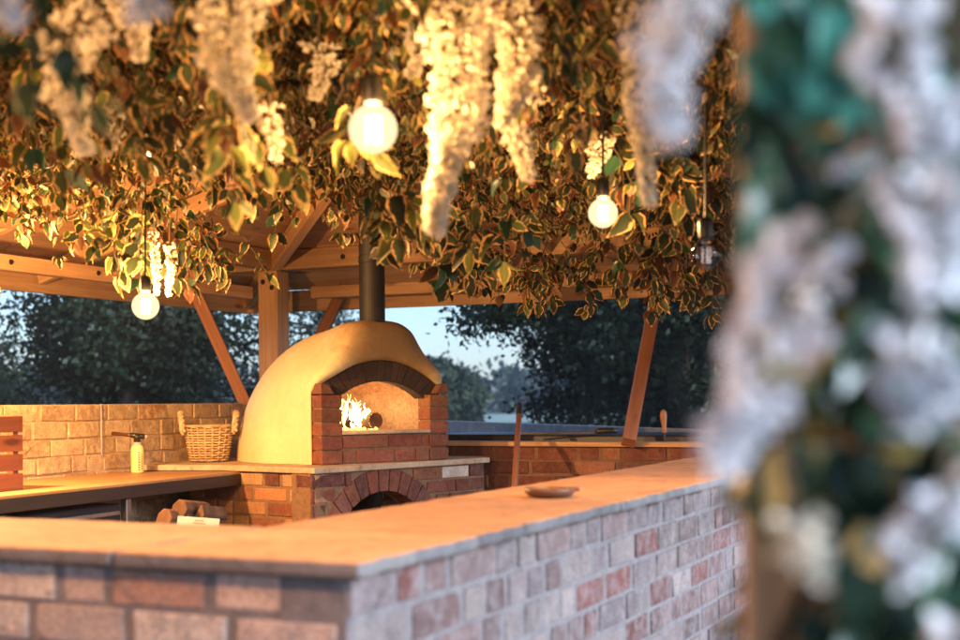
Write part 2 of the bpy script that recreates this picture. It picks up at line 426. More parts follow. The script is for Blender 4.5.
def hang_foliage(name, label, cat, p, L, spread, nspr, lsz, mats, weights, seed, group=None, twig=True):
    rng = np.random.default_rng(seed); t = thing(name, label, cat, p, group)
    recs = []; mb = MB()
    for i in range(nspr):
        o = np.array(p) + np.array([rng.normal(0, spread), rng.normal(0, spread), rng.uniform(-.06, .04)])
        pts, l = spray(rng, o, L * rng.uniform(.45, 1.05), rng.normal(0, .5, 2), int(L / lsz * 2.2), lsz)
        recs += l; mb.tube(pts, [.0022] * len(pts), 5)
    mi = rng.choice(len(mats), len(recs), p=weights)
    scatter('foliage', LT, [r[0] for r in recs], [r[1] for r in recs], [r[2] for r in recs], [r[3] for r in recs], [r[4] for r in recs], mi, mats, t)
    mb.build('stem', M['stem'], t)
    return t

def wisteria(label, p, L, rr, seed, mat='petal_cream', psz=.02, axis=(0, 0, -1), n=None, group='wisteria blossoms hanging from the roof', name='wisteria_blossom'):
    """a hanging tapering raceme of little two-lipped florets; its base point is p"""
    rng = np.random.default_rng(seed); t = thing(name, label, 'blossom', p, group)
    ax = np.array(axis, float); ax /= np.linalg.norm(ax)
    e1 = np.cross(ax, (.3, .9, .2)); e1 /= np.linalg.norm(e1); e2 = np.cross(ax, e1)
    n = n or int(L * rr * 2.2 / (psz * psz) * 2.3)
    P = []; D = []; N = []; S = []; Q = []
    ph = rng.uniform(0, 6, 3)
    for i in range(n):
        h = rng.random() ** .8
        prof = min(1, h / .12) ** .5 * (1 - .93 * h ** 1.15) * (1 + .22 * math.sin(h * 17 + ph[0]) )
        a = rng.uniform(0, 2 * math.pi); r = rr * prof * (.45 + .62 * rng.random() ** .8) * (1 + .18 * math.sin(3 * a + ph[1] + h * 7))
        wob = rr * .35 * math.sin(h * 5 + ph[2])
        o = e1 * math.cos(a) + e2 * math.sin(a)
        c = np.array(p) + ax * (L * h) + o * r + e1 * wob
        dv = o * .9 + ax * .45 + rng.normal(0, .35, 3)
        for k in range(3):
            P.append(c); D.append(dv + rng.normal(0, .45, 3)); N.append(rng.normal(0, 1, 3)); S.append(psz * rng.uniform(.7, 1.25)); Q.append(rng.random())
    scatter('petals', PT, P, D, N, S, Q, [0] * len(P), [M[mat]], t)
    mb = MB(); pts = [Vector(p) + Vector(ax) * (L * k / 6) + Vector(e1) * (rr * .35 * math.sin(k / 6 * 5 + ph[2])) for k in range(7)]
    pts = [Vector(p) - Vector(ax) * .06] + pts
    mb.tube(pts, [.003] * len(pts), 5); mb.build('stem', M['stem'], t)
    return t

# ------------------------------------------------------------------ brick runs
PAL_PALE = [(0.185, 0.127, 0.121), (0.217, 0.165, 0.153), (0.165, 0.108, 0.101), (0.242, 0.197, 0.185), (0.197, 0.153, 0.153), (0.165, 0.127, 0.133), (0.172, 0.114, 0.108), (0.229, 0.185, 0.172), (0.153, 0.089, 0.083), (.17, .06, .05)]
PAL_LIME = [(.47, .32, .17), (.50, .35, .20), (.46, .29, .15), (.53, .38, .22), (.48, .32, .18), (.43, .24, .12)]
PAL_RED = [(.17, .048, .027), (.20, .062, .035), (.145, .042, .026), (.23, .08, .045), (.185, .056, .032), (.11, .034, .025)]
PAL_DARK = [(.045, .024, .017), (.055, .028, .02), (.038, .021, .016)]
def brick_run(mb, o, x, n, L, courses, ch, pal, depth=.10, blen=.215, joint=.010, mix=.4, odd=None, odd_p=0.03, tilt=.0016, prot=.0025, rec=.006):
    """bricks laid along x from o (front face outward = n), 'courses' upward; mortar is material 1"""
    for c in range(courses):
        u = -R.uniform(0, blen) if c % 2 else -R.uniform(0, blen * .5)
        while u < L:
            l = blen if R.random() > mix else blen * .477
            u0, u1 = max(u, 0), min(u + l, L)
            if u1 - u0 > .02:
                col = R.choice(pal); k = R.uniform(.70, 1.18)
                if odd and R.random() < odd_p: col = odd
                col = tuple(q * k for q in col)
                pr = R.uniform(-prot, prot)
                mb.box(o + x * u0 + n * (pr - depth) + UP * (c * ch + joint * .5 + R.uniform(-.0015, .0015)), x, n, UP, u1 - u0 - joint * (1 if u1 < L else 0), depth, ch - joint + R.uniform(-.002, .002), 0, R.random(), col, tilt)
            u += l + joint
    mb.box(o - n * (depth + .02) , x, n, UP, L, depth + .02 - rec, courses * ch, 1)

# ================================================================== BAR COUNTER
BAR_Z = 1.025; BW = .43; S_END = 4.55; T_END = -3.0
bar = thing('bar_counter', 'L shaped bar counter of pale reclaimed bricks under a wide sandstone top', 'bar counter', W(0, 0, 0))
mb = MB()
inset = .03; CH = .0665; NC = 14; ZB = BAR_Z - .023 - NC * CH
brick_run(mb, W(-0 + inset, -inset, ZB), A, B, S_END - .05, NC, CH, PAL_PALE, odd=(.15, .05, .04), odd_p=.03, mix=.45, blen=.185, rec=.004)
brick_run(mb, W(inset, T_END, ZB), B, -A, -T_END - inset - .0025, NC, CH, [(.58, .43, .36), (.62, .49, .42), (.54, .37, .30), (.64, .54, .47), (.48, .28, .21)], mix=.3, odd=(.44, .22, .15), odd_p=.10, blen=.18, rec=.003)  # left face bricks paler and pinker: its warm light put into the colour
mb.box(W(BW - .14, T_END, 0), B, A, UP, -T_END - BW + .1, .1, ZB + NC * CH - .003, 1)
mb.box(W(BW - .14, -BW + .04, 0), B, A, UP, .1, S_END - BW, ZB + NC * CH - .003, 1)
mb.build('brickwork', [M['brick_pale'], M['mortar_pale']], bar, bevel=.004)
def flag(mb, x0, y0, lx, ly, rnd):   # a riven flagstone in (s,t) with a hand-dressed edge
    n = 22; pts = []
    def e(k): return R.uniform(-.007, .005)
    for k in range(n): pts.append((x0 + lx * k / n, y0 + e(k)))
    for k in range(4): pts.append((x0 + lx, y0 + ly * k / 4))
    for k in range(n): pts.append((x0 + lx - lx * k / n, y0 + ly + e(k)))
    for k in range(4): pts.append((x0, y0 + ly - ly * k / 4))
    return pts
mb = MB(); gap = .005
cut = [0.0, BW]
s = BW
while s < S_END - .3: s = min(s + R.uniform(.75, 1.0), S_END); cut.append(s)
for a0, a1 in zip(cut[:-1], cut[1:]):
    pp = flag(mb, a0 + gap / 2, -BW, a1 - a0 - gap, BW, 0)
    dz = R.uniform(-.0015, .0015)
    mb.prism([W(a, b, BAR_Z - .023 + dz) for a, b in reversed(pp)], UP * .023, 0, R.random(), side=1)
t = -BW
while t > T_END:
    t1 = max(t - R.uniform(.75, 1.0), T_END)
    pp = flag(mb, t1 + gap / 2, 0, t - t1 - gap, BW, 0)
    dz = R.uniform(-.0015, .0015)
    mb.prism([W(b, a, BAR_Z - .023 + dz) for a, b in pp], UP * .023, 0, R.random(), side=1)
    t = t1
mb.build('stone_top', [M['coping'], M['coping_edge']], bar, bevel=.006)

# small turned dish on the bar
dp = onz(550, 497, BAR_Z)
dish = thing('wooden_dish', 'small round dark wooden dish on the sandstone bar top', 'dish', dp)
mb = MB(); mb.lathe(dp, [(.040, .001), (.050, .003), (.060, .012), (.062, .021), (.058, .022), (.054, .016), (.040, .010), (.01, .009)], 36); mb.build('bowl', M['dish'], dish, smooth=True)
mb = MB(); q = dp + Vector((.028, .01, .0125)); mb.box(q - B * .03, B, A, UP, .075, .014, .012, rnd=.8); mb.build('wood_sliver', M['handle_wood'], dish, bevel=.003)

# ================================================================== LEFT WALL + WORKTOP
WT_Z = .93; T_WALL = -3.2; S_BACK = 4.85
lw = thing('brick_wall', 'low limewashed brick wall behind the wooden worktop', 'wall', W(0, T_WALL, 0))
mb = MB(); ztop = 1.25; nc = 16
brick_run(mb, W(.4, T_WALL, ztop - nc * .077), A, B, S_BACK - .4, nc, .077, PAL_LIME, mix=.25, tilt=.003, prot=.004, joint=.008)
mb.build('brickwork', [M['brick_lime'], M['mortar_warm']], lw, bevel=.003)
# plumb cable on the wall
cw = thing('wall_cable', 'thin pale cable running straight down the limewashed wall', 'cable', at(101, 403, 6.3))
mb = MB(); d = ray(101, 402)
def wall_hit(px, py, off=.006):
    r = ray(px, py); o = Vector((0, 0, EYE)); p0 = W(0, T_WALL + off)
    return o + r * ((p0 - o).dot(B) / r.dot(B))
mb.tube([wall_hit(101, 404), wall_hit(101.5, 425), wall_hit(101.5, 455)], .003, 6); mb.build('strand', M['white'], cw)

wf0 = onz(-60, 502.5, WT_Z); wf1 = onz(257, 470, WT_Z)
def line_t(p, d, tt):   # intersection of p+k d with t = tt
    return p
wdir = (wf1 - wf0).normalized(); wn = Vector((wdir.y, -wdir.x, 0))
wt = thing('worktop', 'oak kitchen worktop with a dark edge along the brick wall', 'worktop', wf0)
back1 = W(0, T_WALL + .004) + A * ((wf1 - W(0, T_WALL)).dot(A)); back0 = W(0, T_WALL + .004) + A * ((wf0 - W(0, T_WALL)).dot(A))
start = wf0 - wdir * 1.2; startb = back0 - A * 1.2
mb = MB(); zt = UP * .056
loop = [start - UP * 0, wf1, back1, startb]
loop = [Vector((p.x, p.y, WT_Z - .012)) for p in loop]
V = loop + [p + UP * .012 for p in loop]
def plank_uv(p):
    return ((p - wf0).dot(wdir), (p - wf0).dot(wn))
fs = [(3, 2, 1, 0), (4, 5, 6, 7), (0, 1, 5, 4), (1, 2, 6, 5), (2, 3, 7, 6), (3, 0, 4, 7)]
mb.add(V, fs, 0, [[plank_uv(V[k]) for k in f] for f in fs], .6)
mb.build('top_board', M['worktop'], wt, bevel=.002)
mb = MB()
mb.box(Vector((start.x, start.y, WT_Z - .062)) + wn * .004, wdir, -wn, UP, (wf1 - start).length, .03, .0495, 0, .3)
mb.build('front_edge', M['worktop_edge'], wt, bevel=.002)

# wooden crate
cb = onz(23.5, 489.5, WT_Z); crate = thing('wooden_crate', 'red brown slatted wooden crate on the worktop end', 'crate', cb)
cx = wdir; cy = -wn; CLX, CLY, CHZ = .42, .30, .285
o = cb - cx * CLX
for yy in (0, CLY - .012):
    mb = MB()
    for k in range(4): mb.box(o + UP * (k * .0725) + cy * yy, cx, cy, UP, CLX, .012, .062, rnd=R.random())
    mb.build('slatted_side', M['crate'], crate, bevel=.002)
for xx in (0, CLX - .012):
    mb = MB()
    for k in range(4): mb.box(o + UP * (k * .0725) + cy * .0125 + cx * xx, cy, cx, UP, CLY - .025, .012, .062, rnd=R.random())
    mb.build('slatted_end', M['crate'], crate, bevel=.002)
for i in (.0125, CLX - .0125 - .03):
    for j in (.0125, CLY - .0125 - .03):
        mb = MB(); mb.box(o + cx * i + cy * j + UP * .002, UP, cx, cy, CHZ - .006, .03, .03, rnd=R.random()); mb.build('corner_post', M['crate'], crate, bevel=.002)
mb = MB(); mb.box(o + cx * .0125 + cy * .0125 + UP * .003, cx, cy, UP, CLX - .025, CLY - .025, .010); mb.build('floor_board', M['crate'], crate)

# gas torch
tp = onz(137.5, 473, WT_Z); torch = thing('gas_torch', 'yellow gas canister with a bronze blowtorch head on the worktop', 'blowtorch', tp)
mb = MB(); mb.lathe(tp, [(.020, .0), (.0285, .002), (.0295, .006), (.0295, .108), (.0285, .112), (.029, .116), (.022, .128), (.0185, .131)], 28); mb.build('canister', M['can'], torch, smooth=True)
mb = MB()
cam_dir = (Vector((0, 0, WT_Z)) - tp); cam_dir.z = 0; cam_dir.normalize(); side = Vector((-cam_dir.y, cam_dir.x, 0))
a0 = math.atan2(cam_dir.y, cam_dir.x)
for row, (da, zz0, zz1, hgt) in enumerate([(.28, .012, .098, .0095), (.74, .018, .085, .007)]):
    z = zz0
    while z < zz1:
        hh = R.uniform(.006, .009)
        for q in range(1):
            aa = a0 + da
            wdt = .15 if row == 0 else .10
            v = []
            for (dq, dz) in ((-wdt, 0), (wdt, 0), (wdt, hh * (.9 if q else .5)), (-wdt, hh * (.7 if q else 1))):
                v.append(tp + Vector((math.cos(aa + dq), math.sin(aa + dq), 0)) * .0299 + UP * (z + dz))
            mb.add(v, [(0, 1, 2, 3)])
        z += hh + .004
mb.build('lettering', M['can_ink'], torch)
mb = MB(); mb.lathe(tp, [(.0175, .126), (.019, .130), (.019, .140), (.015, .143)], 20); mb.build('collar', M['white'], torch, smooth=True)
mb = MB(); mb.lathe(tp, [(.012, .141), (.0145, .144), (.0145, .158), (.018, .161), (.018, .172), (.012, .178)], 16)
hd = tp + UP * .172; left = -side if side.x > 0 else side
lft = (left * 1.0 + UP * .12).normalized()
mb.tube([hd - lft * .034, hd - lft * .03, hd, hd + lft * .028, hd + lft * .03], [.011, .0125, .0125, .0125, .009], 14)
mb.build('valve_head', M['black'], torch, smooth=True)
mb = MB(); mb.tube([hd + lft * .026, hd + lft * .04, hd + lft * .041, hd + lft * .115, hd + lft * .116, hd + lft * .094], [.009, .009, .0078, .0086, .0066, .0066], 16); mb.build('burner_tube', M['brass'], torch, smooth=True)
mb = MB(); mb.tube([hd - lft * .036, hd - lft * .046, hd - lft * .047], [.0085, .0085, .006], 12); mb.build('knob', M['white'], torch, smooth=True)

# ================================================================== OVEN BASE + HEARTH
HZ = .96
H1 = onz(314, 468, HZ); H2 = onz(490, 457.3, HZ); L0 = onz(158.5, 465, HZ); L1 = onz(222, 465, HZ)
backS = S_BACK - .005
def proj_back(p): return W(backS, (p - C0).dot(B), p.z)
plinth = thing('oven_plinth', 'brick base under the clay oven with an arched log hole', 'plinth', Vector((H1.x, H1.y, 0)))
HB = HZ - .028
corner_back = W(backS, T_WALL + .005, HB)
wl = W(0, T_WALL + .005); L0b = wl + A * ((L0 - wl).dot(A)); L0b.z = HB
rb = proj_back(H2 + Vector((-.2, .1, 0))); 
hp = [L0, L1, H1, H2, H2 + Vector((-.03, .14, 0)), W(backS - .002, (H2 - C0).dot(B) - .12, HZ), W(backS - .002, T_WALL + .005, HZ), Vector((L0b.x, L0b.y, HZ))]
mb = MB()
hp = [Vector((p.x, p.y, HB)) for p in hp]
dense = []
for k, p in enumerate(hp):
    q = hp[(k + 1) % len(hp)]; nn = 8 if k < 3 else 1
    for j in range(nn):
        pt = p.lerp(q, j / nn)
        if nn > 1 and j: pt = pt + Vector((R.uniform(-.003, .003), R.uniform(-.004, .004), 0))
        dense.append(pt)
mb.prism(dense, UP * .028, 0, .4); mb.build('hearth_slab', M['hearth'], plinth, bevel=.006)
# brick faces
e1 = (H2 - H1); e1.z = 0; LE = e1.length; e1.normalize(); n1 = Vector((e1.y, -e1.x, 0))
e0 = (H1 - L1); e0.z = 0; L0E = e0.length; e0.normalize(); n0 = Vector((e0.y, -e0.x, 0))
ins = .022
K1 = Vector((H1.x, H1.y, 0)) - n1 * ins + e1 * ins * .3
mb = MB(); chh = .067; ncp = int(HB / chh); zb = HB - ncp * chh - .002
brick_run(mb, Vector((L1.x, L1.y, zb)) - n0 * ins - e0 * .26, e0, n0, L0E - .02 + .26, ncp, chh, PAL_RED[1:4] + [(.42, .2, .1), (.5, .3, .16), (.46, .26, .13), (.40, .17, .08)], mix=.35, tilt=.002)
# front-right face: arch with soldier voussoirs, bricks round it
ac = .47; ri, ro = .355, .465; zc = HB - .004 - ro + .012  # arch centre along e1, intrados / extrados radii
def archpt(r, th): return K1 + e1 * (ac + r * math.sin(th)) + UP * (zc + r * math.cos(th))
nv = 17; lim = rad(88)
for k in range(nv):
    t0 = -lim + 2 * lim * k / nv + .012; t1 = -lim + 2 * lim * (k + 1) / nv - .012
    col = tuple(q * R.uniform(.8, 1.2) for q in R.choice(PAL_RED))
    mb.prism([archpt(ri, t0), archpt(ri, t1), archpt(ro - R.uniform(0, .006), t1), archpt(ro - R.uniform(0, .006), t0)], -n1 * .1, 0, R.random(), col)
# bricks outside the arch ring
for c in range(ncp):
    z0 = zb + c * chh; zm = z0 + chh * .5
    hw = math.sqrt(max(ro * ro - (zm - zc) ** 2, 0)) + .012 if zm > zc else ro + .012
    for (u0, u1) in ((0.0, ac - hw), (ac + hw, LE - .02)):
        u = u0
        while u < u1 - .03:
            l = R.choice((.215, .215, .105)); ue = min(u + l, u1)
            if u1 - ue < .03: ue = u1
            col = tuple(q * R.uniform(.8, 1.2) for q in R.choice(PAL_RED))
            if c == ncp - 1 and .70 < u - 0 < 1.05 and u0 > .3 and not getattr(mb, 'w', 0): mb.w = 1; col = (.62, .56, .50)
            mb.box(K1 + e1 * u + UP * (z0 + .005) - n1 * .1, e1, n1, UP, ue - u - .01, .1 + R.uniform(-.002, .002), chh - .010, 0, R.random(), col, .002)
            u = ue
mb.build('brickwork', [M['brick_red'], M['mortar_red']], plinth, bevel=.004)
mb = MB()   # mortar body of the arched face, with the arch cut out
n = 20; pol = [K1 + UP * 0, K1 + e1 * (ac - ri)] + [archpt(ri + .006, -lim + 2 * lim * k / n) for k in range(n + 1)] + [K1 + e1 * (ac + ri), K1 + e1 * (LE - .02), K1 + e1 * (LE - .02) + UP * (HB - .002), K1 + UP * (HB - .002)]
# split into simple strips so the cut arch triangulates cleanly
xs = [0, ac - ri - .006] + [ac + (ri + .006) * math.sin(-lim + 2 * lim * k / n) for k in range(n + 1)] + [ac + ri + .006, LE - .02]
for x0, x1 in zip(xs[:-1], xs[1:]):
    if x1 - x0 < .0005: continue
    def low(x):
        d = abs(x - ac); return zc + math.sqrt(max((ri + .006) ** 2 - d * d, 0)) if d < ri + .0055 else 0.0
    za, zb_ = low(x0 + 1e-4), low(x1 - 1e-4)
    q = [K1 + e1 * x0 + UP * za, K1 + e1 * x1 + UP * zb_, K1 + e1 * x1 + UP * (HB - .002), K1 + e1 * x0 + UP * (HB - .002)]
    mb.prism([p - n1 * .009 for p in q], -n1 * .12, 0)
mb.build('mortar_core', M['mortar_red'], plinth)
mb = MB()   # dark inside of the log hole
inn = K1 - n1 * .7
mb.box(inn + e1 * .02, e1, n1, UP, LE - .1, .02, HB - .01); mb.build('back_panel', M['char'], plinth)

# ================================================================== CLAY OVEN
P0 = onz(321.8, 465.5, HZ)
U = Vector((math.sin(rad(50)), math.cos(rad(50)), 0)); Vv = Vector((-U.y, U.x, 0)); Nf = -Vv
def O(u, v, z): return Vector((P0.x, P0.y, 0)) + U * u + Vv * v + UP * z
UC = .373; HWF = .373
oven = thing('pizza_oven', 'domed cream clay pizza oven with a fire burning in its brick arch', 'pizza oven', O(UC, .3, HZ))
R_OUT = (HWF ** 2 + .150 ** 2) / (2 * .150); ZO = 1.300   # outer arch: springing 1.30, rise .15
def arch_out(du): return ZO + .150 - R_OUT + math.sqrt(max(R_OUT ** 2 - du * du, 0))
MW, MS, MR = .258, 1.262, .086                              # mouth: half width, springing, rise
R_IN = (MW ** 2 + MR ** 2) / (2 * MR)
def arch_in(du): return MS + MR - R_IN + math.sqrt(max(R_IN ** 2 - du * du, 0))
SILL = 1.112
def sm(x, a, b):
    k = min(1, max(0, (x - a) / (b - a))); return k * k * (3 - 2 * k)
BELL = [(0.0, .385, .961), (.08, .387, 1.10), (.16, .388, 1.24), (.22, .386, 1.33), (.26, .365, 1.385), (.31, .315, 1.435), (.36, .262, 1.482), (.405, .222, 1.540), (.435, .195, 1.592), (.46, .155, 1.628), (.48, .10, 1.642), (.50, 0.0, 1.645)]
def bell(q):
    s_ = 1 if q <= .5 else -1; q = min(q, 1 - q)
    for (q0, d0, z0), (q1, d1, z1) in zip(BELL[:-1], BELL[1:]):
        if q <= q1 + 1e-9:
            k = (q - q0) / (q1 - q0); return s_ * (d0 + (d1 - d0) * k), z0 + (z1 - z0) * k
    return 0, BELL[-1][2]
NS = 96
def dome_sec(v):
    vm, vl = .36, 1.06
    if v < vm: w = .40 + .062 * sm(v, 0, vm); h = .652
    else:
        k = math.sqrt(max(0, 1 - ((v - vm) / (vl - vm)) ** 2)); w = .462 * k; h = .652 * k
    out = []
    for i in range(NS + 1):
        th = math.pi * i / NS; c, s_ = math.cos(th), math.sin(th)
        out.append((math.copysign(abs(c) ** (2 / 2.05), c) * w, HZ + .001 + h * abs(s_) ** (2 / 1.88)))
    return out
def sec(v):
    d = dome_sec(v); k = sm(v, .12, .46); o_ = []
    for i in range(NS + 1):
        bu, bz = bell(i / NS); o_.append((bu * (1 - k) + d[i][0] * k, bz * (1 - k) + d[i][1] * k))
    for _ in range(3):      # relax so that the hood is hand-smoothed
        o_ = [o_[0]] + [((o_[i - 1][0] + 2 * o_[i][0] + o_[i + 1][0]) / 4, (o_[i - 1][1] + 2 * o_[i][1] + o_[i + 1][1]) / 4) for i in range(1, NS)] + [o_[-1]]
    return o_
mb = MB(); rings = []
VF = .02
def arch_line(v, ex=.0):
    l = []
    for i in range(NS + 1):
        bu, bz = bell(i / NS)
        if bz < ZO: l.append((math.copysign(HWF + ex + .002, bu), bz))
        else:
            f = (i / NS - .5) / (.5 - .205); du = -f * (HWF + ex); l.append((du, arch_out(du) + ex))
    return [O(UC + a, veff(v, z), z) for a, z in l]
def veff(v, z):
    lo = 1 - sm(z, 1.29, 1.40); return v * (1 - lo) + lo * (.072 + v * .22)
rings.append(arch_line(.11))
rings.append(arch_line(VF + .006))
fr = sec(0); al = arch_line(VF)
def inset_ring(k, v):
    s0 = sec(0.0); l = []
    for i in range(NS + 1):
        a = al[i]; b = O(UC + s0[i][0], v, s0[i][1]); p = Vector((a.x, a.y, a.z)).lerp(b, k); q = O(0, 0, 0)
        pv = veff(v, p.z); base = p - Vv * ((p - O(0, 0, 0)).dot(Vv)) + Vv * pv
        l.append(base)
    return l
rings.append(inset_ring(.10, VF - .006)); rings.append(inset_ring(.45, VF - .010)); rings.append(inset_ring(.78, VF - .004)); rings.append(inset_ring(.93, VF + .016)); rings.append(inset_ring(1.0, VF + .05))
vs_ = [.10, .15, .2, .25, .3, .35, .4, .46, .52, .58, .64, .70, .76, .82, .88, .93, .97, 1.0, 1.025, 1.042, 1.053, 1.059]
for v in vs_:
    rings.append([O(UC + a, v, z) for a, z in sec(v)])
V = [p for r in rings for p in r]; m_ = NS + 1; fs = []
for i in range(len(rings) - 1):
    for k in range(NS):
        fs.append((i * m_ + k, i * m_ + k + 1, (i + 1) * m_ + k + 1, (i + 1) * m_ + k))
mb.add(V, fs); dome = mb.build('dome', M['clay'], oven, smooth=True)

# brick surround: two jambs, the courses under the mouth
mb = MB(); bh = .0690; D = .095
def obox(u0, u1, z0, z1, v0, v1, col, jit=.0012, mat=0): mb.box(O(u0, v1, z0), U, Nf, UP, u1 - u0, v1 - v0, z1 - z0, mat, R.random(), col, jit)
J = UC - MW
zt_ = 1.286
nj = 5; jh = (zt_ - HZ) / nj
for k in range(nj):
    for (u0, u1) in ((0, J), (2 * UC - J, 2 * UC)):
        col = tuple(q * R.uniform(.85, 1.15) for q in R.choice(PAL_RED[:5]))
        obox(u0, u1, HZ + k * jh + .004, HZ + (k + 1) * jh - .004, R.uniform(-.003, .001), D, col)
hs = (SILL - .012 - HZ) / 2
for k, row in enumerate([(0, .085, .30, .43, .516), (0, .265, .465, .516)]):
    for u0, u1 in zip(row[:-1], row[1:]):
        col = tuple(q * R.uniform(.85, 1.15) for q in R.choice(PAL_RED[:5]))
        obox(J + u0 + .004, J + u1 - .006, HZ + k * hs + .004, HZ + (k + 1) * hs - .006, R.uniform(.000, .004), D, col)
for sgn in (-1, 1):    # skewbacks at the springing of the arch
    pts = [(HWF, zt_ + .002), (HWF - .075, zt_ + .002), (HWF - .045, arch_out(HWF - .045) - .008), (HWF, arch_out(HWF) + .038)]
    lp = [O(UC + sgn * a, .0, z) for a, z in pts]
    if sgn > 0: lp = list(reversed(lp))
    mb.prism(lp, Vv * (D + .05), 0, .5, (.17, .06, .035))
mb.box(O(.006, D, HZ), U, Nf, UP, 2 * UC - .012, D - .008, SILL - .016 - HZ, 1)
mb.box(O(.006, D - .004, HZ), U, Nf, UP, J - .010, D - .012, zt_ - .003 - HZ, 1)
mb.box(O(2 * UC - J + .006, D - .004, HZ), U, Nf, UP, J - .012, D - .012, zt_ - .003 - HZ, 1)
mb.build('brick_surround', [M['brick_red'], M['mortar_red']], oven, bevel=.0035)
mb = MB(); mb.box(O(J - .001, .16, SILL - .014), U, Nf, UP, 2 * MW + .002, .166, .014); mb.build('sill', M['hearth'], oven, bevel=.003)
mb = MB()     # sooty brick arch ring
nv = 15
for k in range(nv):
    a0, a1 = -1 + 2 * k / nv + .004, -1 + 2 * (k + 1) / nv - .004
    def pr(f): return O(UC + f * MW, 0, arch_in(f * MW))
    def po(f):
        du = f * (HWF - .02); return O(UC + du, 0, arch_out(du) - .003)
    v0 = .046 + R.uniform(-.002, .002)
    lp = [pr(a0), pr(a1), po(a1), po(a0)]
    mb.prism([p + Vv * v0 for p in lp], Vv * .075, 0, R.random(), R.choice(PAL_DARK))
n = 24
for k in range(n):
    f0, f1 = -1 + 2 * k / n, -1 + 2 * (k + 1) / n
    lp = [pr(f0) + UP * .004, pr(f1) + UP * .004, po(f1) + UP * .002, po(f0) + UP * .002]
    mb.prism([p + Vv * .050 for p in lp], Vv * .07, 1)
mb.build('arch_ring', [M['brick_soot'], M['mortar_dark']], oven, bevel=.003)
# firing chamber: clay vault and floor, seen through the mouth
mb = MB(); rr_ = []
for v, k in [(.105, .99), (.16, 1.0), (.26, 1.0), (.40, .98), (.54, .9), (.66, .76), (.75, .58), (.81, .36), (.84, .12)]:
    l = []
    for i in range(33):
        th = math.pi * i / 32; l.append(O(UC + math.cos(th) * .345 * k, v, SILL - .012 + .36 * abs(math.sin(th)) ** .75 * (k ** .7)))
    rr_.append(l)
V = [p for r in rr_ for p in r]; fs = []
for i in range(len(rr_) - 1):
    for k in range(32): fs.append((i * 33 + k, (i + 1) * 33 + k, (i + 1) * 33 + k + 1, i * 33 + k + 1))
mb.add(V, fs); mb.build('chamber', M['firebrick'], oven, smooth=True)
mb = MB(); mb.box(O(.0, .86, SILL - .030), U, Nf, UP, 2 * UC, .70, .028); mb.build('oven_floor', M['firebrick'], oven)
# flue pipe
fp = O(UC, .115, 1.62)
mb = MB(); mb.lathe(fp, [(.075, .0), (.075, .012), (.0635, .018), (.0625, .02), (.0625, .30), (.0655, .302), (.0655, .335), (.0625, .337), (.0625, .62), (.064, .62), (.064, .66), (.0625, .66), (.0625, 1.75)], 32); mb.build('flue_pipe', M['iron'], oven, smooth=False)
for p in oven.children[-1].data.polygons: p.use_smooth = len(p.vertices) == 4

# burning logs + flames
fire_lights = []
def logthing(label, p0, p1, r, mat, cat='firewood', grp=None, n=10):
    t = thing('firewood_log', label, cat, p0, grp); mb = MB()
    d = (p1 - p0); pts = [p0 + d * (k / 5) + Vector((R.uniform(-1, 1), R.uniform(-1, 1), R.uniform(-1, 1))) * r * .08 for k in range(6)]
    mb.tube(pts, [r * R.uniform(.92, 1.06) for _ in pts], n, cap=False); mb.build('bark', M[mat], t, smooth=True)
    x = d.normalized()
    for q_, rr2 in ((pts[0] - x * .001, (.99, .97)), (pts[-1] - x * .003, (.97, .99))):
        mb = MB(); mb.lathe(q_, [(r * rr2[0], 0.0), (r * rr2[1], .004)], n, 0, x); mb.build('cut_end', M['log'] if mat == 'bark' else M[mat], t)
    return t
logthing('charred burning log lying crosswise on the oven floor', O(.30, .40, SILL + .042), O(.52, .46, SILL + .04), .036, 'char')
logthing('round end of a half burnt log at the right of the fire', O(.50, .27, SILL + .045), O(.50, .50, SILL + .05), .042, 'bark')
logthing('charred log propped up among the flames', O(.36, .30, SILL + .028), O(.47, .42, SILL + .125), .024, 'char')
fl = thing('fire', 'bright flames licking up the left side of the oven mouth', 'fire', O(.42, .35, SILL))
mb = MB(); rng = np.random.default_rng(3)
for k in range(46):
    u, v = rng.uniform(.30, .50), rng.uniform(.28, .44); h = rng.uniform(.05, .14) * (1.2 if u < .42 else .75); r = rng.uniform(.004, .014)
    b = O(u, v, SILL + rng.uniform(.0, .05)); ph = rng.uniform(0, 6); pts = []; rs = []
    for i in range(9):
        f = i / 8; pts.append(b + UP * (h * f) + U * (.034 * math.sin(f * 6 + ph) * f) + Vv * (.02 * math.cos(f * 4 + ph) * f)); rs.append(max(.0012, r * math.sin(math.pi * (f * .8 + .14)) ** 1.2 * (1 - f * .55)))
    mb.tube(pts, rs, 8, 1 if r < .0075 else 0)
mb.build('flames', [M['flame'], M['ember']], fl, smooth=True)
mb = MB()
for k in range(26):
    u, v = rng.uniform(.32, .54), rng.uniform(.24, .44); mb.lathe(O(u, v, SILL - .001), [(.003, 0), (.011, .004), (.009, .011), (.002, .014)], 7)
mb.build('embers', M['ember'], fl)

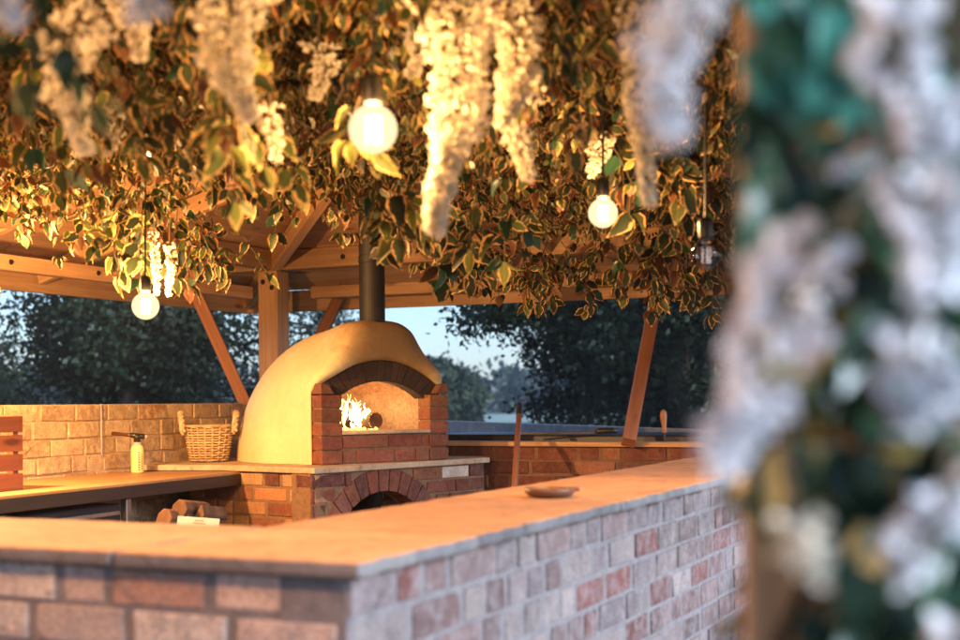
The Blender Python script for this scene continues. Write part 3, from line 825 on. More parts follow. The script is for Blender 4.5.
# ================================================================== BACK WALL + THINGS BEHIND
bw = thing('back_wall', 'low red brick wall with a timber capping behind the oven', 'wall', W(S_BACK, -1, 0))
mb = MB(); BZ = 1.012; nb = 14; bch = .0735
brick_run(mb, W(S_BACK, T_WALL, BZ - nb * bch), B, -A, 4.3, nb, bch, PAL_RED + [(.36, .15, .08), (.14, .06, .04)], mix=.25, blen=.225, tilt=.003, prot=.004)
mb.build('brickwork', [M['brick_red'], M['mortar_red']], bw, bevel=.004)
mb = MB(); mb.box(W(S_BACK - .03, T_WALL, BZ + .001), B, A, UP, 4.3, .16, .024, 0, .7); mb.build('capping', M['timber'], bw, bevel=.003)
gc = thing('grill_cover', 'flat black covered grill counter behind the red brick wall', 'counter', W(S_BACK + .2, -1, 0))
mb = MB(); mb.box(W(S_BACK + .16, -2.3, 1.02), B, A, UP, 3.4, .55, .05); mb.build('black_top', M['black'], gc, bevel=.012)
for tt in (-2.2, -.7, .9):
    mb = MB(); mb.box(W(S_BACK + .2, tt, 0), B, A, UP, .08, .45, 1.02); mb.build('trestle', M['iron'], gc)
# grey rail fence beyond
g0 = at(430, 428, 11.9); g1 = at(692, 437, 7.45)
rf = thing('rail_fence', 'weathered grey rail fence beyond the grill counter', 'fence', Vector((g0.x, g0.y, 0)))
zg = 1.02; dd = (g1 - g0); dd.z = 0
q0 = Vector((g0.x, g0.y, zg)) - dd * .2; q1 = Vector((g0.x, g0.y, zg)) + dd * 1.06
mb = MB(); mb.beam(q0, q1, .05, .13); mb.build('top_rail', M['galv'], rf, bevel=.006)
mb = MB(); mb.beam(q0 - UP * .4, q1 - UP * .4, .04, .13); mb.build('lower_rail', M['galv'], rf, bevel=.006)
for k in range(6):
    p = q0.lerp(q1, (k + .3) / 6); x = dd.normalized(); y = Vector((x.y, -x.x, 0))
    mb = MB(); mb.box(Vector((p.x, p.y, 0)) - y * .1305, UP, x, y, zg + .05, .09, .1); mb.build('fence_post', M['galv'], rf)

# long handled peel leaning on the wall
a_, b_ = at(514, 492, 6.45), at(519, 416, 6.85)
pk = thing('oven_poker', 'long reddish wooden poker with a black tip leaning by the oven', 'poker', Vector((a_.x, a_.y, a_.z)))
d_ = (b_ - a_); mb = MB(); mb.tube([a_ - d_ * 2.0, a_, b_], [.015, .015, .014], 12); mb.build('shaft', M['timber_red'], pk, smooth=True)
mb = MB(); mb.tube([b_, b_ + d_ * .02, b_ + d_ * .16, b_ + d_ * .165], [.014, .0165, .0155, .01], 12); mb.build('tip', M['black'], pk, smooth=True)
# tongs on the grill counter
a_, b_ = at(520, 437.0, 7.0), at(595, 436, 6.97); z = 1.079
a_.z = b_.z = z
tg = thing('grill_poker', 'steel rod with a black grip lying on the black counter', 'poker', a_)
mb = MB(); mb.tube([a_, b_], .005, 8); mb.build('rod', M['steel'], tg)
d_ = (b_ - a_).normalized(); mb = MB(); mb.tube([b_ + UP * .006, b_ + d_ * .02 + UP * .01, b_ + d_ * .09 + UP * .012, b_ + d_ * .115 + UP * .008], [.008, .017, .016, .010], 12); mb.build('grip', M['black'], tg, smooth=True)
# turned wooden handle standing behind the wall
hp_ = at(664.5, 437, 6.75)
hw_ = thing('upright_brush', 'brush standing upright with an orange turned wooden handle behind the wall', 'brush', hp_)
mb = MB(); mb.tube([hp_ - UP * .35, hp_ + UP * .03], [.006, .006], 8); mb.build('shaft', M['iron'], hw_)
ax_ = Vector((-.05, 0, 1)).normalized()
mb = MB(); mb.lathe(hp_ + UP * .02, [(.008, 0), (.012, .003), (.0105, .02), (.014, .05), (.0175, .08), (.0165, .1), (.010, .113), (.004, .116)], 16, 0, ax_); mb.build('handle', M['handle_wood'], hw_, smooth=True)
mb = MB(); mb.box(hp_ - UP * .46 - A * .0 - B * .1, B, A, UP, .2, .05, .11); mb.build('brush_head', M['dish'], hw_, bevel=.01)

# wicker basket on the hearth ledge
bp = onz(204, 463, HZ) + Vector((0, .12, 0))
bp.z = HZ
k_ = Vector((bp.x, bp.y, 0)).normalized(); ky = k_; kx = Vector((ky.y, -ky.x, 0))
bk = thing('wicker_basket', 'pale wicker basket with two tall handles against the brick wall', 'basket', bp)
sc_ = bp.y / 6.6
rb0, rb1, bhh = .080 * sc_, .106 * sc_, .172 * sc_
def bpt(a, f, dr=0): r = rb0 + (rb1 - rb0) * f ** .85 + dr; return bp + kx * (math.cos(a) * r * 1.04) + ky * (math.sin(a) * r * .8) + UP * (.004 + f * bhh)
mb = MB(); NST = 18
for k in range(NST):
    a = 2 * math.pi * k / NST; mb.tube([bpt(a, f) for f in (0, .33, .66, 1)], .0042, 5, rnd=R.random())
mb.build('stakes', M['wicker'], bk, smooth=True)
mb = MB()
for row in range(14):
    f = (row + .5) / 14; pts = []
    for k in range(NST * 4 + 1):
        a = math.pi * k / NST / 2; pts.append(bpt(a, f + R.uniform(-.006, .006), .0085 * math.sin(a * NST / 2 + (row % 2) * math.pi)))
    mb.tube(pts, .0044, 6, rnd=R.random(), cap=False)
mb.build('weave', M['wicker'], bk, smooth=True)
mb = MB()
for q in range(3):
    pts = [bpt(2 * math.pi * k / 60, 1.0 + .012 * math.sin(k * .9 + q * 2.1), .004 + .006 * math.cos(k * .9 + q * 2.1)) for k in range(61)]
    mb.tube(pts, .0055, 6, rnd=R.random(), cap=False)
mb.build('rim', M['wicker'], bk, smooth=True)
for sg in (-1, 1):
    mb = MB()
    for q in range(3):
        pts = []
        for k in range(25):
            f = k / 24; a = math.pi * f
            c = bp + kx * (sg * (rb1 * 1.05 + .010 + .012 * math.sin(a))) + ky * (math.cos(a) * .045) + UP * (bhh - .03 + .095 * sc_ * math.sin(a))
            tw = k * .9 + q * 2.1; pts.append(c + kx * (.009 * math.cos(tw)) + UP * (.009 * math.sin(tw)))
        mb.tube(pts, .0085, 6, rnd=R.random())
    mb.build('handle', M['wicker'], bk, smooth=True)
mb = MB(); mb.lathe(bp + UP * .003, [(.0, 0.0), (rb0 * .78, .001), (rb0 * .78, .006)], 24, closed=False); mb.build('base', M['wicker'], bk)

# under the worktop: black drinks cooler, firewood, card
c0 = wf0 + wdir * ((onz(147, 482, WT_Z) - wf0).dot(wdir)); 
fz = Vector((c0.x, c0.y, 0)) - wn * .06
cl = thing('drinks_cooler', 'black drinks cooler with a steel edge under the worktop', 'cooler', fz)
mb = MB(); mb.box(fz - wdir * 1.5, wdir, -wn, UP, 1.45, .5, .845); mb.build('body', M['black'], cl, bevel=.01)
mb = MB(); mb.box(fz - wdir * 1.5 + wn * .014 + UP * .80, wdir, -wn, UP, 1.42, .012, .018); mb.build('top_strip', M['steel'], cl, bevel=.003)
mb = MB(); mb.box(fz - wdir * .035 + wn * .015, UP, wdir, -wn, .862, .035, .03, 0, .5); mb.build('side_frame', M['steel'], cl, bevel=.004)
lk = onz(110, 516, .76) ; lk = fz - wdir * .28 + wn * .012 + UP * .765
mb = MB(); pts = [lk + wdir * (.014 * math.cos(a)) + UP * (.012 * math.sin(a)) for a in [2 * math.pi * k / 16 for k in range(17)]]; mb.tube(pts, .003, 6, cap=False); mb.build('ring_pull', M['steel'], cl, smooth=True)
rk = Vector((fz.x, fz.y, 0)) + wdir * .06
lb = thing('log_rack', 'dark iron log rack below the worktop beside the plinth', 'log rack', rk)
mb = MB(); mb.box(rk - wn * .05, wdir, -wn, UP, .62, .3, .66)
mb.build('body', M['iron'], lb, bevel=.006)
def atop(px, py, Y): return at(px, py, Y)
logs = [((163, 518), 5.55, .05, 'split firewood log lying lowest on the left under the worktop', .4), ((178, 509), 5.62, .052, 'split firewood log standing tallest under the worktop', .1), ((198, 513), 5.68, .035, 'narrow wedge of split firewood behind the white card', .2)]
for (pp, Y, r, lab, _) in logs:
    p = atop(pp[0], pp[1], Y); q = p + Vector((.05, .26, -.03))
    t = thing('split_log', lab, 'firewood', p, 'firewood under the worktop'); mb = MB()
    ring = [(-1, -.9), (-.2, -1.1), (.55, -.8), (1, .0), (.75, .75), (.1, 1.0), (-.55, .45)]
    if 'wedge' in lab: ring = [(-1, -1.2), (.6, -1.2), (.95, -.2), (.7, 1.25), (.35, 1.1)]
    d = q - p; x = Vector((d.y, -d.x, 0)).normalized()
    mb.prism([p + x * (a * r * .8) + UP * (b * r * .8) for a, b in ring], d, 0, R.random()); mb.build('split_wood', M['log'], t, bevel=.004)
    mb = MB(); mb.prism([p + x * (.2 * r) - UP * (r * .9) + d * .02, p + x * (.85 * r) + d * .02 - UP * (r * .45), p + x * (.85 * r) + d * .02 - UP * (r * .5) + x * .004, p + x * (.2 * r) - UP * (r * .96) + d * .02], d * .96); mb.build('bark_strip', M['bark'], t)
p = at(178.2, 516, 5.35); q = at(220, 519, 5.28)
cd = thing('paper_card', 'white printed paper card propped against the firewood', 'card', p)
x = (q - p); L_ = x.length; x.normalize(); up_ = Vector((-.0, .22, 1)).normalized(); n_ = x.cross(up_).normalized(); up_ = n_.cross(x).normalized()
mb = MB(); mb.box(p - up_ * .16, x, n_, up_, L_, .0015, .16); mb.build('sheet', M['white'], cd)
mb = MB()
for r_, (i0, i1) in enumerate([(.42, .62), (.38, .66)]):
    u = i0 * L_
    while u < i1 * L_:
        w_ = R.uniform(.002, .006); mb.box(p - up_ * (.016 + r_ * .010) + x * u + n_ * .0016, x, n_, up_, w_, .0006, .0055); u += w_ + .0018
    
mb.build('print', M['ink'], cd)
# keep the ink on the face turned to the viewer
for ch in cd.children:
    if ch.name.startswith('print') and n_.dot(-ray(200, 520)) < 0: ch.location = ch.location - n_ * .0026

# ================================================================== PAVILION (gazebo)
S0, S1, T0, T1 = -.77, 5.2, -3.43, .795
RZ, SL, OV = 2.14, .30, .56
gz = thing('pavilion', 'open larch timber pavilion roof on square posts over the outdoor kitchen', 'pavilion', W(2, -1.2, 0))
def post(s, t, w=.132):
    mb = MB(); mb.box(W(s - w / 2, t - w / 2, 0), UP, B, A, 2.03, w, w, 0, R.random()); return mb.build('post', M['timber'], gz, bevel=.006)
for s, t in ((S1, T0), (S1, T1), (S0, T0), (S0, T1)): post(s, t)
def part_beam(name, p0, p1, w, h, mat='timber', bev=.004, up=UP):
    mb = MB(); mb.beam(p0, p1, w, h, up=up); return mb.build(name, M[mat], gz, bevel=bev)
zr = 2.032 + .06
part_beam('ring_beam', W(S1, T0 - .35, zr), W(S1, T1 + .35, zr), .09, .115)
part_beam('ring_beam', W(S0, T0 - .35, zr), W(S0, T1 + .35, zr), .09, .115)
part_beam('ring_beam', W(S0 + .05, T0, zr + .001), W(S1 - .05, T0, zr + .001), .09, .113)
part_beam('ring_beam', W(S0 + .05, T1, zr + .001), W(S1 - .05, T1, zr + .001), .09, .113)
part_beam('wall_plate', W(1.0, T0 - .10, 1.898), W(5.08, T0 - .10, 1.898), .07, .072)
part_beam('wall_plate', W(S1 + .12, T0 + .2, 1.905), W(S1 + .12, T1, 1.905), .06, .07)
ez = RZ - SL * OV
for p0, p1 in ((W(S1 + OV, T0 - OV - .02, ez - .075), W(S1 + OV, T1 + OV + .02, ez - .075)), (W(S0 - OV, T0 - OV, ez - .075), W(S0 - OV, T1 + OV, ez - .075)),
               (W(S0 - OV + .02, T0 - OV, ez - .074), W(S1 + OV - .02, T0 - OV, ez - .074)), (W(S0 - OV + .02, T1 + OV, ez - .074), W(S1 + OV - .02, T1 + OV, ez - .074))):
    part_beam('fascia', p0, p1, .028, .135)
# roof boards, four hipped slopes, each board lapping the one below
def slope(kind):
    mb = MB(); half = (T1 - T0) / 2; d = -OV; bwid = .128
    while d < half - .01:
        d1 = min(d + bwid + .014, half)
        def pt(dd, e, z):
            if kind == 'back': return W(S1 - dd, (T0 + dd) if e == 0 else (T1 - dd), z)
            if kind == 'front': return W(S0 + dd, (T0 + dd) if e == 0 else (T1 - dd), z)
            if kind == 'left': return W((S0 + dd) if e == 0 else (S1 - dd), T0 + dd, z)
            return W((S0 + dd) if e == 0 else (S1 - dd), T1 - dd, z)
        z0 = RZ + SL * d - .004; z1 = RZ + SL * d1 + .012; th = .019
        a, b, c, e = pt(d, 0, z0), pt(d, 1, z0), pt(d1, 1, z1), pt(d1, 0, z1)
        n = max(1, int((b - a).length / 1.9)); cuts = [0] + sorted(min(.97, max(.03, (k + R.uniform(-.25, .25)) / n)) for k in range(1, n)) + [1]
        for f0, f1 in zip(cuts[:-1], cuts[1:]):
            q = [a.lerp(b, f0 + .0007), a.lerp(b, f1), e.lerp(c, f1), e.lerp(c, f0 + .0007)]
            V = q + [p + UP * th for p in q]; L = (b - a).length; rn = R.random(); o = rn * 41
            fs = [(0, 1, 2, 3), (7, 6, 5, 4), (0, 4, 5, 1), (1, 5, 6, 2), (2, 6, 7, 3), (3, 7, 4, 0)]
            def uv(k):
                p = V[k]; return ((p - a).dot((b - a).normalized()) + o, (0.0 if k % 4 < 2 else bwid) + (th if k > 3 else 0) + o * .3)
            mb.add(V, fs, 0, [[uv(k) for k in f] for f in fs], rn)
        d += bwid
    return mb.build('roof_slope', M['timber'], gz)
for k in ('back', 'front', 'left', 'right'): slope(k)
# rafters under the boards
half = (T1 - T0) / 2; rz = -.058
def zroof(s, t): return RZ + SL * min(S1 - s, s - S0, t - T0, T1 - t)
for k in range(8):
    t = T0 - .35 + (T1 - T0 + .7) * k / 7; inn = min(max(0.0, min(t - T0, T1 - t)), half)
    if k in (0, 1): continue
    part_beam('rafter', W(S1 + OV - .03, t, ez + rz), W(S1 - inn, t, RZ + SL * inn + rz), .045, .09)
for k in range(9):
    s = S0 - .2 + (S1 - S0 + .4) * k / 8; inn = max(0.0, min(s - S0, S1 - s, half))
    if k < 7: part_beam('rafter', W(s, T0 - OV + .03, ez + rz), W(s, T0 + inn, RZ + SL * inn + rz), .045, .09)
    part_beam('rafter', W(s, T1 + OV - .03, ez + rz), W(s, T1 - inn, RZ + SL * inn + rz), .045, .09)
for (s, t, ds, dt) in ((S1, T0, -1, 1), (S1, T1, -1, -1), (S0, T0, 1, 1), (S0, T1, 1, -1)):
    part_beam('hip_rafter', W(s - ds * OV, t - dt * OV, RZ - SL * OV + rz - .01), W(s + ds * half, t + dt * half, RZ + SL * half + rz - .01), .06, .11)
part_beam('tie_beam', W(3.3, T0 + .3, 2.27), W(3.3, T1 - .3, 2.27), .07, .14)
part_beam('tie_beam', W(1.6, T0 + .3, 2.27), W(1.6, T1 - .3, 2.27), .07, .14)
for (s, t, z) in ((S1 - .0665, T0 - .03, 1.965), (S1 - .0665, T0 + .03, 1.93), (S1 - .047, T0 + .5, 2.09), (S1 - .047, T0 + 1.3, 2.09), (S1 - .047, T0 + 2.1, 2.09)):
    mb = MB(); mb.lathe(W(s, t, z), [(.016, 0), (.016, .002), (.010, .003), (.010, .010), (.007, .012)], 8, 0, -A); mb.build('bolt', M['iron'], gz)
for s in (2.6, 3.1, 3.7, 4.3):
    mb = MB(); mb.lathe(W(s, T0 - .064, 1.9), [(.013, 0), (.013, .002), (.008, .003), (.008, .009)], 8, 0, B); mb.build('bolt', M['iron'], gz)
# raking struts from the back corner and wall up to the eaves
def strut(px0, py0, Y0, px1, py1, Y1, w=.066):
    a, b = at(px0, py0, Y0), at(px1, py1, Y1); d = (b - a); b = b + d * .09
    part_beam('strut', a, b, w, w, 'timber_red', .004, up=Vector((0, -1, .2)))
strut(262, 441, 7.75, 197.5, 297, 7.55)
strut(266, 449, 8.1, 338, 300, 8.35)
strut(628.5, 443, 6.68, 655, 302, 7.35)

# ================================================================== BULBS
def bulb(px, py, Y, dia, power, label, lit=True, cord_top=None, pos=None):
    c = at(px, py, Y) if pos is None else Vector(pos); r = dia / 2
    t = thing('light_bulb', label, 'light bulb', c, 'festoon bulbs under the roof')
    prof = []
    for k in range(14):
        a = -math.pi / 2 + (math.pi * .80) * k / 13; prof.append((max(.0008, r * math.cos(a)), r * math.sin(a)))
    rn = .0135 if dia > .06 else .011
    prof += [(max(rn, prof[-1][0] * .72), prof[-1][1] + r * .10), (rn, prof[-1][1] + r * .26), (rn, prof[-1][1] + r * .32)]
    mb = MB(); mb.lathe(c, prof, 28, closed=False); mb.build('glass', M['bulb_on'] if lit else M['glass'], t, smooth=True)
    zt = prof[-1][1]
    mb = MB(); mb.lathe(c + UP * (zt - .004), [(.0145, 0), (.0165, .001), (.018, .008), (.018, .042), (.0145, .05), (.005, .054)], 18); mb.build('lamp_holder', M['black'], t, smooth=True)
    mb = MB(); top = cord_top or (2.36 - c.z)
    mb.tube([c + UP * (zt + .045), c + UP * (zt + .045 + (top - zt) * .5) + Vector((.004, 0, 0)), c + UP * max(top, zt + .06)], .0035, 6); mb.build('cable', M['cable'], t)
    mb = MB(); n = 5
    for k in range(n):
        a = 2 * math.pi * k / n; p = c + Vector((math.cos(a), math.sin(a), 0)) * r * .28
        mb.tube([p - UP * r * .55, p + UP * r * .5], .0014, 5)
    mb.build('filament', M['filament'] if lit else M['steel'], t)
    if lit:
        l = bpy.data.lights.new('bulb_light', 'POINT'); l.energy = power; l.color = (1.0, .53, .19); l.shadow_soft_size = max(.02, r * .7)
        lo = bpy.data.objects.new('bulb_light', l); COL.objects.link(lo); lo.parent = t
    return t
PW = 1.7
bulb(373, 129, 2.4, .086, 15 * PW, 'big lit round bulb hanging highest among the creamy blossoms')
bulb(603, 213, 3.5, .076, 13 * PW, 'lit pear shaped bulb hanging over the far part of the bar')
bulb(145.5, 306, 4.4, .088, 42 * PW, 'lit round bulb hanging lowest above the brick wall and worktop')
bulb(706, 255, 3.2, .072, 0, 'unlit clear bulb hanging beside the flowered post', lit=False)
bulb(0, 0, 0, .09, 160 * PW, 'added unseen bulb beside the left eave that lights the wall and dome', pos=W(1.95, -2.75, 1.66), cord_top=.7)  # added out of view to light the left wall and the dome
bulb(0, 0, 0, .09, 44 * PW, 'added unseen bulb before the bar that lights the near blossoms', pos=(-1.25, 1.3, 2.0))  # added out of view to warm the near blossoms and the left bar face
fc = thing('festoon_cable', 'black festoon cable sagging through the leaves between the bulbs', 'cable', at(145.5, 306, 4.4))
knots = [W(1.95, -2.75, 2.36), Vector((at(145.5, 306, 4.4).x, 4.4, 2.34)), Vector((at(373, 129, 2.4).x, 2.4, 2.30)), Vector((at(603, 213, 3.5).x, 3.5, 2.34)), Vector((at(706, 255, 3.2).x, 3.2, 2.35))]
mb = MB(); pts = []
for a, b in zip(knots[:-1], knots[1:]):
    for k in range(10): f = k / 10; pts.append(a.lerp(b, f) - UP * (.30 * 4 * f * (1 - f)))
mb.tube(pts + [knots[-1]], .0036, 6); mb.build('wire', M['cable'], fc)
l = bpy.data.lights.new('fire_light', 'POINT'); l.energy = 2.4; l.color = (1.0, .58, .26); l.shadow_soft_size = .05
lo = bpy.data.objects.new('fire_light', l); COL.objects.link(lo); lo.parent = fl; lo.location = (.0, 0, .17)

# ================================================================== CEILING FOLIAGE
VM = [M['leaf_var'], M['leaf_brown'], M['leaf_lime'], M['leaf_green']]
rng = np.random.default_rng(11); recs = []
def smax(t): return 2.32 + (1.75 * sm(t, -1.7, -.8))
cnt = 0
while cnt < 4300:
    s = rng.uniform(.1, 4.4); t = rng.uniform(-3.0, .75)
    if s > smax(t) - .1: continue
    p = W(s, t)
    if p.y < 1.9: continue
    pxx = 480 + 1350 * p.x / p.y
    if not -160 < pxx < 830: continue
    # hanging height: lumpy underside
    lump = .09 * math.sin(s * 4.1 + t * 2.3) + .07 * math.sin(t * 5.7 - s * 1.7 + 1)
    z = 2.40 + lump * .4 - abs(rng.normal(0, .12))
    L = .25 + lump + rng.uniform(-.12, .14)
    pts, l = spray(rng, (p.x, p.y, z), max(.12, L), rng.normal(0, .6, 2), 12, rng.choice([.022, .034, .041, .048, .056], p=[.22, .25, .25, .18, .10]))
    recs += l; cnt += 1
BC = np.array([at(373, 129, 2.4), at(603, 213, 3.5), at(145.5, 306, 4.4), at(706, 255, 3.2), at(706, 255, 3.0), at(706, 255, 2.75), at(706, 255, 2.5)])
recs = [r for r in recs if all(np.linalg.norm(np.array(r[0]) - b) > q for b, q in zip(BC, (.24, .15, .15, .13, .10, .10, .10)))]
mi = rng.choice(4, len(recs), p=[.74, .13, .06, .07])
fo = scatter('foliage', LT, [r[0] for r in recs], [r[1] for r in recs], [r[2] for r in recs], [r[3] for r in recs], [r[4] for r in recs], mi, VM)
tag(fo, 'mass of variegated and brown leaves covering the underside of the roof', 'foliage', kind='stuff')

HF = [  # px, py(top), Y, length, spread, sprays, leaf size, mix, label
 (152, 196, 4.85, .32, .12, 15, .07, (.5, .1, .3, .1), 'yellow green variegated spray hanging right above the lowest bulb'),
 (222, 225, 5.2, .24, .10, 9, .062, (.6, .2, .1, .1), 'small variegated spray beside the square post top'),
 (60, 172, 5.0, .22, .2, 18, .06, (.5, .2, .2, .1), 'leafy variegated garland over the left eave beam'),
 (470, 205, 4.3, .22, .09, 10, .085, (.75, .05, .1, .1), 'large leaved variegated spray left of the dark far spray'),
 (378, 190, 3.9, .2, .10, 9, .075, (.6, .1, .2, .1), 'variegated spray hanging just under the big bulb'),
 (500, 245, 6.4, .26, .17, 20, .06, (.72, .2, .0, .08), 'dark variegated spray hanging lowest in front of the sky'),
 (575, 250, 6.0, .24, .2, 20, .062, (.7, .2, .02, .08), 'dim variegated spray hanging below the pear shaped bulb'),
 (690, 225, 5.3, .32, .15, 20, .065, (.7, .2, .02, .08), 'dim variegated spray hanging over the top of the right strut'),
 (668, 130, 4.0, .26, .13, 16, .085, (.68, .08, .16, .08), 'large leaved variegated spray right of the pear shaped bulb'),
 (725, 150, 4.3, .3, .10, 12, .07, (.7, .15, .05, .1), 'narrow variegated spray hanging next to the unlit bulb'),
 (320, 165, 4.6, .2, .16, 14, .065, (.6, .25, .05, .1), 'brownish variegated spray over the clay oven flue'),
 (155, 60, 2.9, .25, .12, 10, .06, (.7, .2, .05, .05), 'variegated spray near the top left between two blossoms'),
 (300, 70, 2.5, .22, .12, 10, .06, (.3, .05, .6, .05), 'lime green spray left of the big bulb'),
 (-24, -40, 1.45, .17, .022, 9, .042, (.0, .0, .6, .4), 'blurred deep green spray in the top left corner'),
]
for k, (px, py, Y, L, sp, ns, lz, wts, lab) in enumerate(HF):
    hang_foliage('hanging_foliage', lab, 'hanging foliage', at(px, py, Y), L, sp, ns, lz, VM, np.array(wts) / sum(wts), 100 + k, 'leafy sprays hanging from the roof')

WS = [  # px, top y, bottom y, Y, radius px, petal, mat, label
 (75, 0, 143, 2.0, 30, .017, 'petal_cream', 'broad yellow lit blossom hanging near the top left corner'),
 (238, -45, 108, 2.0, 42, .018, 'petal_cream', 'widest yellow lit blossom between the top left corner and the big bulb'),
 (447, -30, 216, 2.35, 40, .019, 'petal_cream', 'longest bright cream blossom just right of the big bulb'),
 (505, -40, 115, 2.5, 38, .019, 'petal_cream', 'cream blossom hanging from the top edge beside the longest one'),
 (522, 66, 172, 2.7, 20, .019, 'petal_cream', 'small pointed cream blossom between the big bulb and the pear bulb'),
 (641, -30, 192, 2.3, 16, .018, 'petal_cream', 'slim cream blossom trailing in front of the pear shaped bulb'),
 (676, -60, 128, .72, 40, .012, 'petal_white', 'blurred lavender white blossom at the top beside the flowered post'),
 (695, 92, 166, 4.2, 13, .020, 'petal_cream', 'short sharp cream blossom among large variegated leaves'),
 (736, 168, 246, 4.4, 9, .019, 'petal_cream', 'thin sharp cream blossom nearest the unlit bulb'),
 (170, 240, 292, 4.5, 5, .014, 'petal_cream', 'thin yellow catkin right above the lowest bulb'),
 (155, 228, 290, 4.6, 5, .014, 'petal_cream', 'thin yellow catkin hanging left behind the lowest bulb'),
 (272, 100, 156, 2.6, 12, .016, 'petal_cream', 'little leaning cream blossom under the widest yellow one'),
 (132, -30, 52, 2.2, 22, .017, 'petal_cream', 'short yellow blossom cut by the top edge above the left leaves'),
 (412, -20, 70, 2.9, 24, .018, 'petal_cream', 'short cream blossom behind the big bulb cable'),
 (140, -40, 12, 1.0, 30, .016, 'petal_white', 'blurred white blossom tip at the top edge left'),
 (6, -40, 16, 1.0, 28, .016, 'petal_white', 'blurred white blossom tip in the very corner'),
 (320, 40, 95, 2.9, 16, .018, 'petal_cream', 'small cream blossom just left of the big bulb holder'),
 (596, 130, 172, 3.7, 14, .018, 'petal_cream', 'small glowing blossom directly above the pear shaped bulb'),
 (110, 95, 150, 3.4, 18, .018, 'petal_cream', 'small dusky blossom behind the broad yellow one'),
]
for k, (px, y0, y1, Y, rp, ps, mt, lab) in enumerate(WS):
    p = at(px, y0, Y); L = (y1 - y0) / F_PX * Y; wisteria(lab, p, L * 1.06, rp * 1.02 / F_PX * Y, 300 + k, mt, ps * .70)

# ================================================================== FLOWERED POST AT RIGHT
pb = W(S0, T1, 0)
vine = thing('climbing_vine', 'blurred green and teal leaves climbing all over the near timber post', 'climbing plant', pb)
rng = np.random.default_rng(21); P = []; D = []; N = []; S = []; Q = []
for k in range(6000):
    a = rng.uniform(0, 2 * math.pi); r = .100 + abs(rng.normal(0, .028)); z = rng.uniform(.55, 2.0)
    r *= 1 + .25 * math.sin(z * 9 + a * 2)
    o = np.array([math.cos(a), math.sin(a), 0]); c = np.array([pb.x, pb.y, z]) + o * r
    if o[0] < -.82 and rng.random() < (.97 if z < 1.21 else .1): continue
    lim = pb.x - ((.086 if z > 1.2 else .052) if o[1] < -.3 else .035)
    if c[0] < lim:
        if o[1] > -.3: continue
        c[0] = lim + rng.uniform(0, .06); c[1] = min(c[1], pb.y - .06); o = np.array([-.25, -.95, 0])
    P.append(c); D.append(o * .7 + np.array([0, 0, -.8]) + rng.normal(0, .45, 3)); N.append(o + np.array([0, 0, .5]) + rng.normal(0, .4, 3)); S.append(rng.uniform(.028, .050)); Q.append(rng.random())
# clump the colours
VM2 = [M['leaf_green'], M['leaf_teal'], M['leaf_yellow'], M['leaf_brown']]
mi = []
for c in P:
    g = math.sin(c[2] * 11 + c[0] * 23) + math.sin(c[1] * 19 - c[2] * 17) + rng.normal(0, .5)
    mi.append(1 if g > .8 else 2 if g < -1.75 else 0)
scatter('foliage', LT, P, D, N, S, Q, mi, VM2, vine)
mb = MB()
for q in range(3):
    pts = [pb + Vector((math.cos(k * .55 + q * 2), math.sin(k * .55 + q * 2), 0)) * .085 + UP * (.0 + k * .1) for k in range(21)]
    mb.tube(pts, .006, 6)
mb.build('stem', M['stem'], vine, smooth=True)
PWS = [  # px0,py0 (top), px1,py1 (tip), Y, radius px
 (838, 240, 700, 452, .665, 54, 'big diagonal white blossom leaning left from the near post'),
 (895, -40, 925, 150, .64, 42, 'white blossom falling from the top of the near post'),
 (900, 120, 935, 310, .63, 42, 'broad white blossom in the upper middle of the near post'),
 (965, 70, 985, 200, .63, 22, 'white blossom at the right edge beside the upper post'),
 (928, 320, 930, 405, .63, 30, 'pale greenish white blossom tuft in the middle of the near post'),
 (945, 470, 915, 570, .63, 34, 'white blossom on the lower part of the near post'),
 (975, 610, 960, 690, .64, 24, 'white blossom at the bottom right corner of the near post'),
 (886, 398, 890, 428, .64, 14, 'tiny white blossom tuft at mid height on the near post'),
 (800, 520, 812, 585, .64, 18, 'pale yellow blossom low on the left of the near post'),
]
for k, (x0, y0, x1, y1, Y, rp, lab) in enumerate(PWS):
    a, b = at(x0, y0, Y), at(x1, y1, Y - .02); ax = (b - a)
    wisteria(lab, a, ax.length, rp * .92 / F_PX * Y, 500 + k, 'petal_white' if 'yellow' not in lab else 'petal_cream', .012, tuple(ax), group='white blossoms on the near post', name='wisteria_blossom')
for k, (px, py, lab) in enumerate([(757, 545, 'upper blurred dark leaf sprig in front of the pale brick bar face'), (752, 612, 'lower blurred dark leaf sprig beside the near post')]):
    hang_foliage('leaf_sprig', lab, 'leaf sprig', at(px, py, .92), .03, .006, 4, .016, VM2, [1, .0, .0, .0], 700 + k, 'leaf sprigs off the near post')

# ================================================================== GROUND AND BACKGROUND
def sheet(name, pts, mat, z, kind='structure'):
    mb = MB(); mb.add([Vector((x, y, z)) for x, y in pts], [tuple(range(len(pts)))], 0, None, .5); o = mb.build(name, M[mat]); tag(o, kind=kind); return o
sheet('ground', [(-900, -300), (900, -300), (900, 1500), (-900, 1500)], 'soil', -.01)
pv = [W(-1.8, T0 - .9), W(-1.8, T1 + 1.2), W(S1 + .8, T1 + 1.2), W(S1 + .8, T0 - .9)]
sheet('patio', [(p.x, p.y) for p in pv], 'paving', -.004)
sheet('field', [(-30, 78), (45, 78), (80, 125), (-45, 125)], 'field', -.004)

